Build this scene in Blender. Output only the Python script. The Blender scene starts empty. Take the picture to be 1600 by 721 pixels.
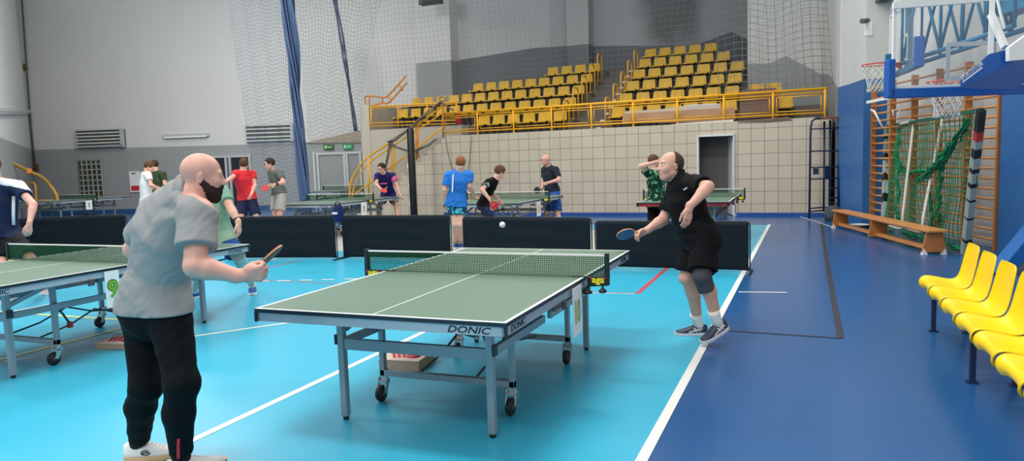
import bpy, math, random
import numpy as np
from mathutils import Vector, Matrix
random.seed(7)
PI = math.pi
scene = bpy.context.scene
COL = scene.collection
# ------------------------------------------------------------------ camera
FL, YAW, PITCH, ROLL, CAMH = 1114.29, 0.3825, 0.0968, -0.0326, 1.534
FWD = Vector((-math.sin(YAW)*math.cos(PITCH), math.cos(YAW)*math.cos(PITCH), -math.sin(PITCH)))
_r0 = Vector((math.cos(YAW), math.sin(YAW), 0)); _u0 = _r0.cross(FWD)
RGT = _r0*math.cos(ROLL) + _u0*math.sin(ROLL); UPV = RGT.cross(FWD)
CAM = Vector((0, 0, CAMH))
cam = bpy.data.cameras.new('camera'); camo = bpy.data.objects.new('camera', cam); COL.objects.link(camo)
camo.matrix_world = Matrix(((RGT.x, UPV.x, -FWD.x, 0), (RGT.y, UPV.y, -FWD.y, 0), (RGT.z, UPV.z, -FWD.z, CAMH), (0, 0, 0, 1)))
cam.sensor_fit = 'HORIZONTAL'; cam.sensor_width = 36; cam.lens = FL/1600*36
cam.clip_start = 0.05; cam.clip_end = 200
scene.camera = camo
def at(px, py, X=None, Y=None, z=None, d=None):
    """world point seen at a pixel, on the plane X=, Y=, z= or at distance d along the view axis"""
    v = FWD*FL + RGT*(px-800) - UPV*(py-360.5)
    if d is not None: t = d/FL
    elif z is not None: t = (z-CAMH)/v.z
    elif Y is not None: t = Y/v.y
    else: t = X/v.x
    return CAM + v*t
def atw(px, py, Y0):                      # planes parallel to the stand's front
    v = FWD*FL + RGT*(px-800) - UPV*(py-360.5)
    n = Vector((.055, 1, 0)); t = (Y0-.55 - CAM.dot(n))/v.dot(n)
    return CAM + v*t
def SY(Y0, X): return Y0 - .055*(X+10)    # the stand's rows run slightly off the X axis
# ------------------------------------------------------------------ world, lamps, exposure
scene.view_settings.view_transform = 'Standard'; scene.view_settings.look = 'None'
scene.view_settings.gamma = 1; scene.view_settings.use_curve_mapping = False
scene.view_settings.exposure = 0.0
w = bpy.data.worlds.new('world'); scene.world = w; w.use_nodes = True
w.node_tree.nodes['Background'].inputs[0].default_value = (.90, .95, 1, 1)
w.node_tree.nodes['Background'].inputs[1].default_value = .62
def area(name, loc, rot, sx, sy, power, col):
    l = bpy.data.lights.new(name, 'AREA'); l.shape = 'RECTANGLE'; l.size = sx; l.size_y = sy
    l.energy = power; l.color = col
    o = bpy.data.objects.new(name, l); COL.objects.link(o); o.location = loc; o.rotation_euler = rot
    return o
for i, (x, y) in enumerate(((-12, 2), (-3, 2), (-20, 9), (-11, 9), (-2, 9), (-16, 15), (-6, 15.5), (-1, 14.5), (-9, -4), (0, -4))):  # last two added behind the view to brighten surfaces facing it
    area('ceiling_or_fill_lamp', (x, y, 8.6), (0, 0, 0), 3.0, 1.2, 160 if y > 12 and x > -8 else 360, (1, .97, .92))
wl = area('ceiling_or_fill_lamp', (-11, 5, 8.4), (0, 0, 0), 2.5, 1.2, 480, (1, .98, .95)); wl.rotation_euler = (Vector((-21, 21, 2.2))-wl.location).to_track_quat('-Z', 'Y').to_euler(); wl.data.spread = math.radians(75)  # added lamp aimed at the far left wall to brighten its lower part
area('window_light', (-17, -9, 6.5), (math.radians(-62), 0, math.radians(-48)), 12, 3.5, 1700, (.88, .95, 1))
# ------------------------------------------------------------------ materials
def lin(c): return tuple(((v/255+.055)/1.055)**2.4 if v/255 > .04045 else v/255/12.92 for v in c) + (1,)
_M = {}
def mat(name, rgb, rough=.55, metal=0, var=.05, scale=14, bump=0, bscale=60, spec=.5, alpha=1, trans=0, coat=0, emit=0, sheen=0, sss=0, wave=None):
    if name in _M: return _M[name]
    m = bpy.data.materials.new(name); m.use_nodes = True; _M[name] = m
    nt = m.node_tree; b = nt.nodes['Principled BSDF']; N = nt.nodes.new; L = nt.links.new
    if rough >= .7 and spec == .5: spec = .25
    c = lin(rgb)
    tc = N('ShaderNodeTexCoord'); nz = N('ShaderNodeTexNoise'); nz.inputs['Scale'].default_value = scale; nz.inputs['Detail'].default_value = 3
    L(tc.outputs['Object'], nz.inputs['Vector'])
    mx = N('ShaderNodeMix'); mx.data_type = 'RGBA'
    mx.inputs[6].default_value = tuple(min(1, v*(1-var)) for v in c[:3]) + (1,)
    mx.inputs[7].default_value = tuple(min(1, v*(1+var)) for v in c[:3]) + (1,)
    L(nz.outputs['Fac'], mx.inputs[0]); L(mx.outputs[2], b.inputs['Base Color'])
    b.inputs['Roughness'].default_value = rough; b.inputs['Metallic'].default_value = metal
    b.inputs['Specular IOR Level'].default_value = spec; b.inputs['Alpha'].default_value = alpha
    b.inputs['Transmission Weight'].default_value = trans; b.inputs['Coat Weight'].default_value = coat
    b.inputs['Sheen Weight'].default_value = sheen
    if sss: b.inputs['Subsurface Weight'].default_value = sss; b.inputs['Subsurface Radius'].default_value = (.02, .008, .004)
    if emit: b.inputs['Emission Color'].default_value = c; b.inputs['Emission Strength'].default_value = emit
    if bump:
        n2 = N('ShaderNodeTexNoise'); n2.inputs['Scale'].default_value = bscale; n2.inputs['Detail'].default_value = 4
        L(tc.outputs['Object'], n2.inputs['Vector'])
        bp = N('ShaderNodeBump'); bp.inputs['Strength'].default_value = bump; bp.inputs['Distance'].default_value = .02
        L(n2.outputs['Fac'], bp.inputs['Height']); L(bp.outputs[0], b.inputs['Normal'])
    return m
def tile_mat():
    m = bpy.data.materials.new('wall_tiles'); m.use_nodes = True; nt = m.node_tree; b = nt.nodes['Principled BSDF']; N = nt.nodes.new; L = nt.links.new
    tc = N('ShaderNodeTexCoord'); sp = N('ShaderNodeSeparateXYZ'); cb = N('ShaderNodeCombineXYZ')
    L(tc.outputs['Object'], sp.inputs[0]); L(sp.outputs[0], cb.inputs[0]); L(sp.outputs[2], cb.inputs[1])
    br = N('ShaderNodeTexBrick'); br.offset = 0; br.squash = 1
    br.inputs['Scale'].default_value = 1; br.inputs['Brick Width'].default_value = .31; br.inputs['Row Height'].default_value = .305
    br.inputs['Mortar Size'].default_value = .007; br.inputs['Mortar Smooth'].default_value = .3; br.inputs['Bias'].default_value = 0
    br.inputs['Color1'].default_value = lin((203, 190, 168)); br.inputs['Color2'].default_value = lin((196, 182, 160)); br.inputs['Mortar'].default_value = lin((120, 108, 95))
    L(cb.outputs[0], br.inputs['Vector']); L(br.outputs['Color'], b.inputs['Base Color'])
    b.inputs['Roughness'].default_value = .45
    return m
def floor_mat(name, rgb, rough):
    m = bpy.data.materials.new(name); m.use_nodes = True; nt = m.node_tree; b = nt.nodes['Principled BSDF']; N = nt.nodes.new; L = nt.links.new
    tc = N('ShaderNodeTexCoord'); nz = N('ShaderNodeTexNoise'); nz.inputs['Scale'].default_value = .5; nz.inputs['Detail'].default_value = 2
    L(tc.outputs['Object'], nz.inputs['Vector'])
    mx = N('ShaderNodeMix'); mx.data_type = 'RGBA'; c = lin(rgb)
    mx.inputs[6].default_value = tuple(v*.98 for v in c[:3]) + (1,); mx.inputs[7].default_value = tuple(min(1, v*1.02) for v in c[:3]) + (1,)
    L(nz.outputs['Fac'], mx.inputs[0]); L(mx.outputs[2], b.inputs['Base Color'])
    n2 = N('ShaderNodeTexNoise'); n2.inputs['Scale'].default_value = 1.2; n2.inputs['Detail'].default_value = 2
    L(tc.outputs['Object'], n2.inputs['Vector'])
    mr = N('ShaderNodeMapRange'); mr.inputs[3].default_value = rough-.01; mr.inputs[4].default_value = rough+.03
    L(n2.outputs['Fac'], mr.inputs[0]); L(mr.outputs[0], b.inputs['Roughness'])
    return m
# ------------------------------------------------------------------ mesh building
def tag(o, label=None, cat=None, group=None, kind=None):
    if label: o['label'] = label
    if cat: o['category'] = cat
    if group: o['group'] = group
    if kind: o['kind'] = kind
    return o
def thing(name, label, cat, loc=(0, 0, 0), rz=0, group=None):
    o = bpy.data.objects.new(name, None); COL.objects.link(o); o.empty_display_size = .2
    o.matrix_basis = Matrix.Translation(loc) @ Matrix.Rotation(rz, 4, 'Z')
    return tag(o, label, cat, group)
def world_of(o):
    m = Matrix.Identity(4)
    while o is not None: m = o.matrix_basis @ m; o = o.parent
    return m
class MB:
    def __init__(s): s.v = []; s.f = []; s.mi = []; s.sm = []
    def add(s, vs, fs, mi=0, smooth=False):
        n = len(s.v); s.v += [tuple(v) for v in vs]
        for f in fs: s.f.append(tuple(n+i for i in f)); s.mi.append(mi); s.sm.append(smooth)
        return s
    def hexa(s, c8, mi=0): return s.add(c8, [(0, 3, 2, 1), (4, 5, 6, 7), (0, 1, 5, 4), (1, 2, 6, 5), (2, 3, 7, 6), (3, 0, 4, 7)], mi)
    def box(s, c, d, mi=0, rz=0, M=None):
        x, y, z = d[0]/2, d[1]/2, d[2]/2
        R = Matrix.Rotation(rz, 3, 'Z') if M is None else M
        P = [Vector(c) + R @ Vector(q) for q in ((-x, -y, -z), (x, -y, -z), (x, y, -z), (-x, y, -z), (-x, -y, z), (x, -y, z), (x, y, z), (-x, y, z))]
        return s.hexa(P, mi)
    def bbox(s, a, b, mi=0): return s.box([(a[i]+b[i])/2 for i in range(3)], [abs(b[i]-a[i]) for i in range(3)], mi)
    def bar(s, p, q, wd, h, mi=0, up=(0, 0, 1)):
        p, q = Vector(p), Vector(q); dr = (q-p).normalized(); u = Vector(up)
        if abs(dr.dot(u)) > .98: u = Vector((0, 1, 0))
        sd = dr.cross(u).normalized(); uu = sd.cross(dr)
        P = []
        for e in (p, q):
            P += [e - sd*wd/2 - uu*h/2, e + sd*wd/2 - uu*h/2, e + sd*wd/2 + uu*h/2, e - sd*wd/2 + uu*h/2]
        return s.hexa(P, mi)
    def tube(s, pts, r, n=8, mi=0, closed=False, smooth=True, rs=None):
        pts = [Vector(p) for p in pts]; k = len(pts); rings = []
        t0 = (pts[1]-pts[0]).normalized(); u = t0.orthogonal().normalized()
        if abs(t0.z) < .9: u = (Vector((0, 0, 1)) - t0*t0.z).normalized()
        vs = []
        for i, p in enumerate(pts):
            a = pts[i-1] if i > 0 else (pts[-1] if closed else p); b = pts[i+1] if i < k-1 else (pts[0] if closed else p)
            t = (b-a).normalized(); u = (u - t*u.dot(t)).normalized(); v = t.cross(u)
            rr = rs[i] if rs else r
            vs += [p + (u*math.cos(2*PI*j/n) + v*math.sin(2*PI*j/n))*rr for j in range(n)]
        fs = []
        for i in range(k if closed else k-1):
            i2 = (i+1) % k
            fs += [(i*n+j, i*n+(j+1) % n, i2*n+(j+1) % n, i2*n+j) for j in range(n)]
        s.add(vs, fs, mi, smooth)
        if not closed:
            m = len(s.v)-len(vs); s.f += [tuple(m+j for j in reversed(range(n))), tuple(m+(k-1)*n+j for j in range(n))]; s.mi += [mi, mi]; s.sm += [False, False]
        return s
    def cyl(s, p, q, r, n=16, mi=0, r2=None): return s.tube([p, q], r, n, mi, rs=[r, r if r2 is None else r2])
    def lathe(s, prof, c=(0, 0, 0), n=24, mi=0, M=None):
        M = M or Matrix.Identity(3); c = Vector(c)
        vs = [c + M @ Vector((r*math.cos(2*PI*j/n), r*math.sin(2*PI*j/n), z)) for r, z in prof for j in range(n)]
        fs = [(i*n+j, i*n+(j+1) % n, (i+1)*n+(j+1) % n, (i+1)*n+j) for i in range(len(prof)-1) for j in range(n)]
        s.add(vs, fs, mi, True); m = len(s.v)-len(vs)
        s.f += [tuple(m+j for j in reversed(range(n))), tuple(m+(len(prof)-1)*n+j for j in range(n))]; s.mi += [mi, mi]; s.sm += [False, False]
        return s
    def prism(s, poly, vec, mi=0):
        poly = [Vector(p) for p in poly]; vec = Vector(vec); n = len(poly)
        vs = poly + [p+vec for p in poly]
        return s.add(vs, [tuple(reversed(range(n))), tuple(range(n, 2*n))] + [(i, (i+1) % n, n+(i+1) % n, n+i) for i in range(n)], mi)
    def grid(s, fn, nu, nv, mi=0, smooth=True):
        vs = [fn(i/nu, j/nv) for j in range(nv+1) for i in range(nu+1)]
        return s.add(vs, [(j*(nu+1)+i, j*(nu+1)+i+1, (j+1)*(nu+1)+i+1, (j+1)*(nu+1)+i) for j in range(nv) for i in range(nu)], mi, smooth)
    def build(s, name, mats, parent=None, bevel=0, world=False, fix=True, solid=0, tags=None):
        me = bpy.data.meshes.new(name)
        V = s.v
        if world and parent is not None:
            inv = world_of(parent).inverted(); V = [tuple(inv @ Vector(v)) for v in V]
        me.from_pydata(V, [], s.f)
        for m in (mats if isinstance(mats, (list, tuple)) else [mats]): me.materials.append(m)
        me.polygons.foreach_set('material_index', s.mi); me.polygons.foreach_set('use_smooth', s.sm)
        if fix:
            import bmesh
            bm = bmesh.new(); bm.from_mesh(me); bmesh.ops.recalc_face_normals(bm, faces=bm.faces); bm.to_mesh(me); bm.free()
        o = bpy.data.objects.new(name, me); COL.objects.link(o)
        if parent is not None: o.parent = parent
        if bevel:
            b = o.modifiers.new('bevel', 'BEVEL'); b.width = bevel; b.segments = 2; b.limit_method = 'ANGLE'
        if solid:
            b = o.modifiers.new('solid', 'SOLIDIFY'); b.thickness = solid
        if tags: tag(o, **tags)
        return o
def copy_tree(o, parent=None):
    c = o.copy(); COL.objects.link(c)
    if parent is not None: c.parent = parent
    for ch in list(o.children): copy_tree(ch, c)
    return c
def struct(o): o['kind'] = 'structure'; return o
def lettering(text, p, xdir, up, h, m, parent, name='lettering', depth=.0015, bold=0, sx=1, shear=0, world=True):
    """raised letters standing on a surface: p is the middle of the line of text"""
    cu = bpy.data.curves.new('text', 'FONT'); cu.body = text; cu.size = 1; cu.extrude = 0; cu.offset = bold; cu.shear = shear; cu.resolution_u = 3
    to = bpy.data.objects.new('text', cu); COL.objects.link(to)
    dg = bpy.context.evaluated_depsgraph_get(); dg.update()
    me = bpy.data.meshes.new_from_object(to.evaluated_get(dg)); bpy.data.objects.remove(to); bpy.data.curves.remove(cu)
    co = np.array([v.co[:] for v in me.vertices]); fs = [tuple(q.vertices) for q in me.polygons]
    bpy.data.meshes.remove(me)
    lo, hi = co.min(0), co.max(0); k = h/(hi[1]-lo[1]); co = (co-(lo+hi)/2)*k; co[:, 0] *= sx
    X = Vector(xdir).normalized(); U = Vector(up); U = (U-X*U.dot(X)).normalized(); Nn = X.cross(U)
    P = Vector(p); n = len(co)
    front = [P + X*c[0] + U*c[1] + Nn*depth for c in co]; back = [P + X*c[0] + U*c[1] for c in co]
    from collections import Counter
    ec = Counter(); 
    for f in fs:
        for a, b in zip(f, f[1:]+f[:1]): ec[(a, b)] += 1
    mb = MB(); F = list(fs) + [tuple(n+i for i in reversed(f)) for f in fs]
    F += [(b, a, n+a, n+b) for (a, b) in ec if (b, a) not in ec]
    mb.add(front+back, F)
    return mb.build(name, m, parent, world=world, fix=False)
# common materials
M_white = mat('white_paint', (232, 232, 228), .5)
M_steel = mat('grey_blue_steel', (150, 158, 166), .4, .35)
M_chrome = mat('chrome', (190, 190, 190), .25, .9)
M_black = mat('black_plastic', (22, 22, 24), .45)
M_blackrub = mat('black_rubber', (28, 28, 30), .6)
M_yel = mat('yellow_rail_paint', (246, 176, 20), .4, var=.04)
M_seat = mat('yellow_plastic', (255, 212, 0), .3, var=.01, spec=.4)
M_standseat = mat('dark_yellow_plastic', (210, 166, 20), .45, var=.16, scale=9)  # darker, mottled yellow for the stand seats
M_blue = mat('court_blue_paint', (28, 88, 172), .45)
M_navy = mat('navy_steel_paint', (22, 38, 76), .4)
M_wood = mat('varnished_pine', (206, 140, 78), .4, var=.18, scale=9)
M_wooddk = mat('varnished_pine_side', (184, 116, 60), .45, var=.15, scale=9)
M_glass = mat('clear_acrylic', (225, 235, 235), .03, alpha=.08, spec=.5)
# ================================================================== THE HALL
M_floor_l = floor_mat('light_blue_court', (56, 178, 210), .30)
M_floor_d = floor_mat('dark_blue_court', (30, 86, 142), .24)
L_w, L_y, L_r, L_k, L_g = mat('line_white', (236, 236, 230), .4), mat('line_yellow', (216, 216, 130), .4), mat('line_red', (196, 74, 84), .4), mat('line_black', (44, 44, 56), .4), mat('line_pale', (170, 205, 205), .4)
fl = MB(); fl.box((-6, 8, -.1), (60, 50, .2), 0)
fl.prism([(-22, -6, .001), (-.76-.12, -6, .001), (-.57, 16.1, .001), (-22, 16.1, .001)], (0, 0, .001), 1)
fl.prism([(-22, 10.75, .0022), (-2.2, 10.85, .0022), (-2.2, 14.9, .0022), (-22, 14.9, .0022)], (0, 0, .0005), 7)
def line(pts, wd, mi, z=.003):
    for a, b in zip(pts, pts[1:]):
        a = Vector((a[0], a[1], 0)); b = Vector((b[0], b[1], 0)); t = (b-a).normalized()*wd/2; n = Vector((-t.y, t.x, 0))
        fl.prism([(p.x, p.y, z) for p in (a-n-t*.3, b-n+t*.3, b+n+t*.3, a+n-t*.3)], (0, 0, .001), mi)
line([(-.72+.0133*(y-4), y) for y in (-3, 16.2)], .06, 2)
line([(-3.197+.0133*(y-4), y) for y in (-3, 9)], .055, 2)
line([(-7.2, 2.9), (-6.19, 3.8), (-5.6, 4.45), (-5.25, 4.93)], .035, 6)
line([(-5.25, 4.93), (-4.65, 5.73), (-4.3, 6.3), (-4.0, 7.0)], .045, 2)
line([(-9.2, 5.28), (-6.0, 5.33)], .05, 3, .0045); line([(-6.26, 1.8), (-6.24, 5.4)], .05, 3, .005)
line([(-1.65, 12), (-1.67, 7.9)], .055, 4); line([(-1.67, 7.88), (-2.6, 7.84), (-5.0, 7.7), (-7.0, 7.8)], .022, 4); line([(-1.70, 7.85), (-5.0, 7.66)], .018, 2)
def P2(px, py): v = at(px, py, z=0); return (v.x, v.y)
line([P2(417, 419), P2(469, 408)], .04, 4); line([P2(380, 416), P2(432, 405)], .05, 2)
for x0, x1, y in ((403, 419.5, 440.7), (434, 453, 440), (469, 488, 439), (504, 522, 438.2), (540, 557, 437.2), (576, 592, 436.5)): line([P2(x0, y), P2(x1, y-.3)], .05, 2, .0065)
line([P2(19, 488), P2(89, 475)], .04, 2, .006)
line([(.47, 16.4), (.37, 9.59), (.335, 6.33)], .055, 5); line([(.335, 6.31), (-.69, 6.36)], .03, 5)
line([(-.6, 8.2), (-.11, 8.27)], .035, 2); line([P2(1250, 338.8), P2(1303, 356)], .03, 2)
struct(fl.build('floor', [M_floor_d, M_floor_l, L_w, L_y, L_r, L_k, L_g, floor_mat('pale_court_zone', (196, 194, 186), .3)]))

M_wallw = mat('plaster_white', (205, 205, 202), .7, var=.03, scale=.8)
M_wallg = mat('plaster_grey', (150, 153, 152), .6, var=.03, scale=.8)
M_wallgd = mat('plaster_slate_grey', (112, 116, 118), .7, var=.06, scale=3)
M_wallu = mat('plaster_upper_left', (184, 186, 187), .75, var=.03, scale=.8)  # white plaster greyed for the dimmer light beside the stand
M_cream = mat('plaster_cream', (186, 178, 162), .7, var=.05, scale=2)
M_tile = tile_mat()
def painted_wall(name, a, b, bound, ztop, mats, th=.3, zbot=0):
    """wall from plan point a to b (front face towards the hall); bound = [(distance along, z)] edge between lower and upper paint"""
    a = Vector((a[0], a[1], 0)); b = Vector((b[0], b[1], 0)); t = (b-a).normalized(); L = (b-a).length; n = Vector((-t.y, t.x, 0))
    if n.dot(a) < 0: n = -n
    bound = sorted(bound)
    bound = [(0, bound[0][1])] + [q for q in bound if 0 < q[0] < L] + [(L, bound[-1][1])]
    mb = MB()
    P = lambda s, z: a + t*s + Vector((0, 0, z))
    for (s0, z0), (s1, z1) in zip(bound, bound[1:]):
        mb.prism([P(s0, zbot), P(s1, zbot), P(s1, z1), P(s0, z0)], n*th, 0)
        mb.prism([P(s0, z0), P(s1, z1), P(s1, ztop), P(s0, ztop)], n*th, 1)
    return struct(mb.build(name, mats))
def on_line(px, py, a, b):
    v = FWD*FL + RGT*(px-800) - UPV*(py-360.5); t = Vector((b[0]-a[0], b[1]-a[1])); n = Vector((-t.y, t.x, 0)).normalized()
    k = (Vector((a[0], a[1], 0))-Vector((0, 0, 0))).dot(n)/v.dot(n); p = CAM+v*k
    return (Vector((p.x-a[0], p.y-a[1])).dot(t.normalized()), p.z, p)
# wall at the far left, grey below and white above
LA, LB = (-24.1, 20.4), (-19.3, 21.75)
p49 = on_line(49, 234, LA, LB)[2]; LC = (p49.x, p49.y); LD = (-13.0, 20.4+.28125*11.1); LX = (-8.3, 20.4+.28125*15.8)
bl = lambda pts, a, b: [on_line(x, y, a, b)[:2] for x, y in pts]
painted_wall('wall_back_left', LC, LD, bl([(49, 234.5), (240, 230), (473, 224), (565, 221)], LC, LD), 10.5, [M_wallg, M_wallw])
ql = at(0, 215, z=p49.z)
painted_wall('wall_back_stand_left', LD, LX, bl([(596, 198), (603, 190), (626, 150), (650, 99), (705, 96), (835, 75), (870, 73)], LD, LX), 10.5, [M_wallgd, M_wallu])
dl_ = (Vector((ql.x, ql.y))-Vector(LC)); LE = Vector(LC)+dl_*2.0
painted_wall('wall_left', LC, (LE.x, LE.y), [(0, p49.z), (30, p49.z)], 10.5, [M_wallg, M_wallw])
tri = MB(); tri.prism([on_line(x, y, LC, LD)[2]+Vector((.02, -.06, 0)) for x, y in ((474, 224), (566, 203), (566, 223))], (-.015, .05, 0), 0)
struct(tri.build('trim_1', mat('plaster_tan', (168, 156, 138), .7)))
bb = MB(); bb.bar((LC[0], LC[1]-.03, .08), (LD[0], LD[1]-.03, .08), .04, .16)
struct(bb.build('baseboard_back_left', mat('blue_skirting', (44, 84, 130), .5)))
# back wall above the stand
BW = lambda px, py: atw(px, py, 26.3)
bA, bB = LX, (-.9, 26.5)
bp = bl([(885, 72), (920, 72), (1085, 71), (1143, 50), (1168, 62)], bA, bB)
def dark_patch_mat():  # upper plaster with a soft dark patch mixed in
    m = mat('plaster_upper_dimmed', (172, 174, 175), .75, var=.03, scale=.7); nt = m.node_tree; N = nt.nodes.new; L = nt.links.new  # base tone lowered for the dim light above the stand
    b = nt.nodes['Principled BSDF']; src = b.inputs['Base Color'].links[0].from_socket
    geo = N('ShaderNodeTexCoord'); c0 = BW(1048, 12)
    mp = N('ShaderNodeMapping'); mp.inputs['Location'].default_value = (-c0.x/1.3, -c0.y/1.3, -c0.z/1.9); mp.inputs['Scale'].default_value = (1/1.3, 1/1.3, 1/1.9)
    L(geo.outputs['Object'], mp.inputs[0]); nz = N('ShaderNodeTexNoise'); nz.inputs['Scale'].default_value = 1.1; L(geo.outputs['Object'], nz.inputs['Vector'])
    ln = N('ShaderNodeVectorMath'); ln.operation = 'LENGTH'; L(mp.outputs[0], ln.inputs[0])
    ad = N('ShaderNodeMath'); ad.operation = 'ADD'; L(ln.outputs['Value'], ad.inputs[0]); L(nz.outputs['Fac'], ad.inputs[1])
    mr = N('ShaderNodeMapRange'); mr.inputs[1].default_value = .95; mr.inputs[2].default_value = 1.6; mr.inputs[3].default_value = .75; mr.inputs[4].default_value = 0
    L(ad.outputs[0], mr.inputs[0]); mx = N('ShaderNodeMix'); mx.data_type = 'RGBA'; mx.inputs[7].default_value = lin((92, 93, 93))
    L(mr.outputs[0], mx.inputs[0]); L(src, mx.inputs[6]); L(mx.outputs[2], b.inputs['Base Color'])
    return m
M_back = dark_patch_mat()
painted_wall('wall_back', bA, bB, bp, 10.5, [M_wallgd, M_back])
def pillar(name, x0, x1, yb, Y0, mats):
    a, b = atw(x0, yb, Y0), atw(x1, yb, Y0); mb = MB()
    mb.prism([(a.x, a.y, 0), (b.x, b.y, 0), (b.x, b.y+1.5, 0), (a.x, a.y+1.5, 0)], (0, 0, a.z), 0)
    mb.prism([(a.x, a.y, a.z), (b.x, b.y, a.z), (b.x, b.y+1.5, a.z), (a.x, a.y+1.5, a.z)], (0, 0, 10.5-a.z), 1)
    return struct(mb.build(name, mats))
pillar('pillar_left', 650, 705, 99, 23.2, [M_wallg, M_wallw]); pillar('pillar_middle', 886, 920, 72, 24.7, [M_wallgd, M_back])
# wall piece that closes the stand on its right, then the side wall
ra, rb_ = atw(1168, 100, 22.3), atw(1283, 115, 22.3); RA, RB = (ra.x, ra.y), (rb_.x, rb_.y)
painted_wall('wall_right_back', RA, RB, bl([(1168, 100), (1202, 99), (1229, 88), (1283, 116)], RA, RB), 10.5, [M_wallg, M_wallw])
mb = MB(); mb.bbox((RA[0], RA[1]+.02, 0), (RA[0]+.3, 26.5, 10.5)); struct(mb.build('wall_stand_side', M_wallgd))
painted_wall('wall_right_far', RB, (.86, 17.7), [(0, rb_.z), (2, rb_.z-.25), (5, rb_.z-.8)], 10.5, [M_wallg, M_wallw])
pz = at(1310, 137, Y=17.85).z; mb = MB(); plan = [(1.22, 16.1), (1.02, 17.1), (.82, 17.8), (1.6, 18.3), (1.95, 16.35)]
mb.prism([(x, y, 0) for x, y in plan], (0, 0, pz), 0)
struct(mb.build('pillar_right', mat('blue_pad_vinyl', (46, 106, 168), .4)))
mb = MB(); mb.prism([(x+.03, y, pz) for x, y in plan], (0, 0, 10.5-pz), 0); struct(mb.build('pillar_right_upper', M_wallw))
painted_wall('wall_right', (1.55, 16.6), (5.6, 3.4), [(0, .3), (9, .3)], 10.5, [M_wallw, M_wallw])
# tiled wall with the door opening and the sloping stair end
TX0 = -9.72; ZT = 2.33
ta, tb = SY(18.86, TX0), SY(18.86, .72)
tdir = Vector((.72-TX0, tb-ta, 0)); TL = tdir.length; tdir.normalize(); tang = math.atan2(tdir.y, tdir.x)
def tile_piece(name, mb):
    o = mb.build(name, M_tile); o.location = (TX0, ta, 0); o.rotation_euler = (0, 0, tang); return struct(o)
d0, d1 = on_line(1091, 300, (TX0, ta), (.72, tb))[0], on_line(1147, 300, (TX0, ta), (.72, tb))[0]; DH = 1.99
mb = MB(); mb.bbox((0, 0, 0), (d0, .2, ZT)); mb.bbox((d1, 0, 0), (TL, .2, ZT)); mb.bbox((d0, 0, DH), (d1, .2, ZT))
NS = 13
for i in range(NS): mb.bbox((-(i+1)*.245, 0, 0), (-i*.245, .2, max(.05, ZT-(i+1)*ZT/NS)))
tile_piece('wall_tiled', mb)
mb = MB()
for i in range(NS): mb.bbox((-(i+1)*.245, .2, 0), (-i*.245, 1.35, ZT-(i+1)*ZT/NS+.02))
o = mb.build('trim_2', mat('concrete_steps', (128, 122, 114), .8, bump=.2)); o.location = (TX0, ta, 0); o.rotation_euler = (0, 0, tang); struct(o)
TP = lambda s, dy=0, z=0: Vector((TX0, ta, 0)) + tdir*s + Vector((-tdir.y, tdir.x, 0))*dy + Vector((0, 0, z))
for s0, s1 in ((0, d0-.06), (d1+.06, TL)):
    mb = MB(); mb.bar(TP(s0, -.02, .045), TP(s1, -.02, .045), .04, .09); struct(mb.build('baseboard_tiled', mat('blue_baseboard', (30, 74, 150), .5)))
# door 1: frame, open leaf, handle, and the dark room behind it
t = thing('door_1', None, None, TP((d0+d1)/2)); t['kind'] = 'structure'; M_fr = mat('white_door_paint', (214, 216, 216), .4)
mb = MB(); mb.bar(TP(d0, .02, 0), TP(d0, .02, DH+.03), .14, .05, up=tdir); mb.bar(TP(d1, .02, 0), TP(d1, .02, DH+.03), .14, .03, up=tdir); mb.bar(TP(d0-.03, .02, DH+.02), TP(d1+.03, .02, DH+.02), .14, .05)
mb.build('door_frame', M_fr, t, world=True)
hinge = TP(d1-.04, .12); ld = (tdir*-.26 + Vector((0, .97, 0))).normalized()
mb = MB(); mb.bar(hinge+ld*.02+Vector((0, 0, DH/2)), hinge+ld*.86+Vector((0, 0, DH/2)), .04, DH-.04); leaf = mb.build('door_leaf', M_fr, t, world=True)
mb = MB(); hp = hinge+ld*.78+Vector((-.03, 0, 1.02)); mb.cyl(hp, hp+Vector((-.06, 0, 0)), .012); mb.cyl(hp+Vector((-.06, 0, 0)), hp+Vector((-.06, 0, 0))-ld*.12, .01); mb.build('door_handle', M_chrome, leaf, world=True)
mb = MB(); c = TP((d0+d1)/2)
mb.bbox((c.x-1.6, c.y+2.6, 0), (c.x+1.6, c.y+2.7, 2.3), 1); mb.bbox((c.x-1.65, c.y+.25, 0), (c.x-1.55, c.y+2.7, 2.3), 1); mb.bbox((c.x+1.55, c.y+.25, 0), (c.x+1.65, c.y+2.7, 2.3), 1); mb.bbox((c.x-1.65, c.y+.25, 2.2), (c.x+1.65, c.y+2.7, 2.28), 1)
struct(mb.build('wall_corridor', [M_wallgd, mat('corridor_blue_grey', (140, 150, 160), .7)]))
t2 = thing('corridor_door', 'dark grey inner door seen through the open doorway', 'door', (c.x-.1, c.y+2.5, 0))
mb = MB(); mb.box((0, 0, .85), (1.35, .05, 1.7)); mb.build('door_leaf', mat('dark_door', (66, 68, 72), .6), t2); mb = MB(); mb.box((.5, -.04, .95), (.12, .03, .03)); mb.build('door_handle', M_chrome, t2)
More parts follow.
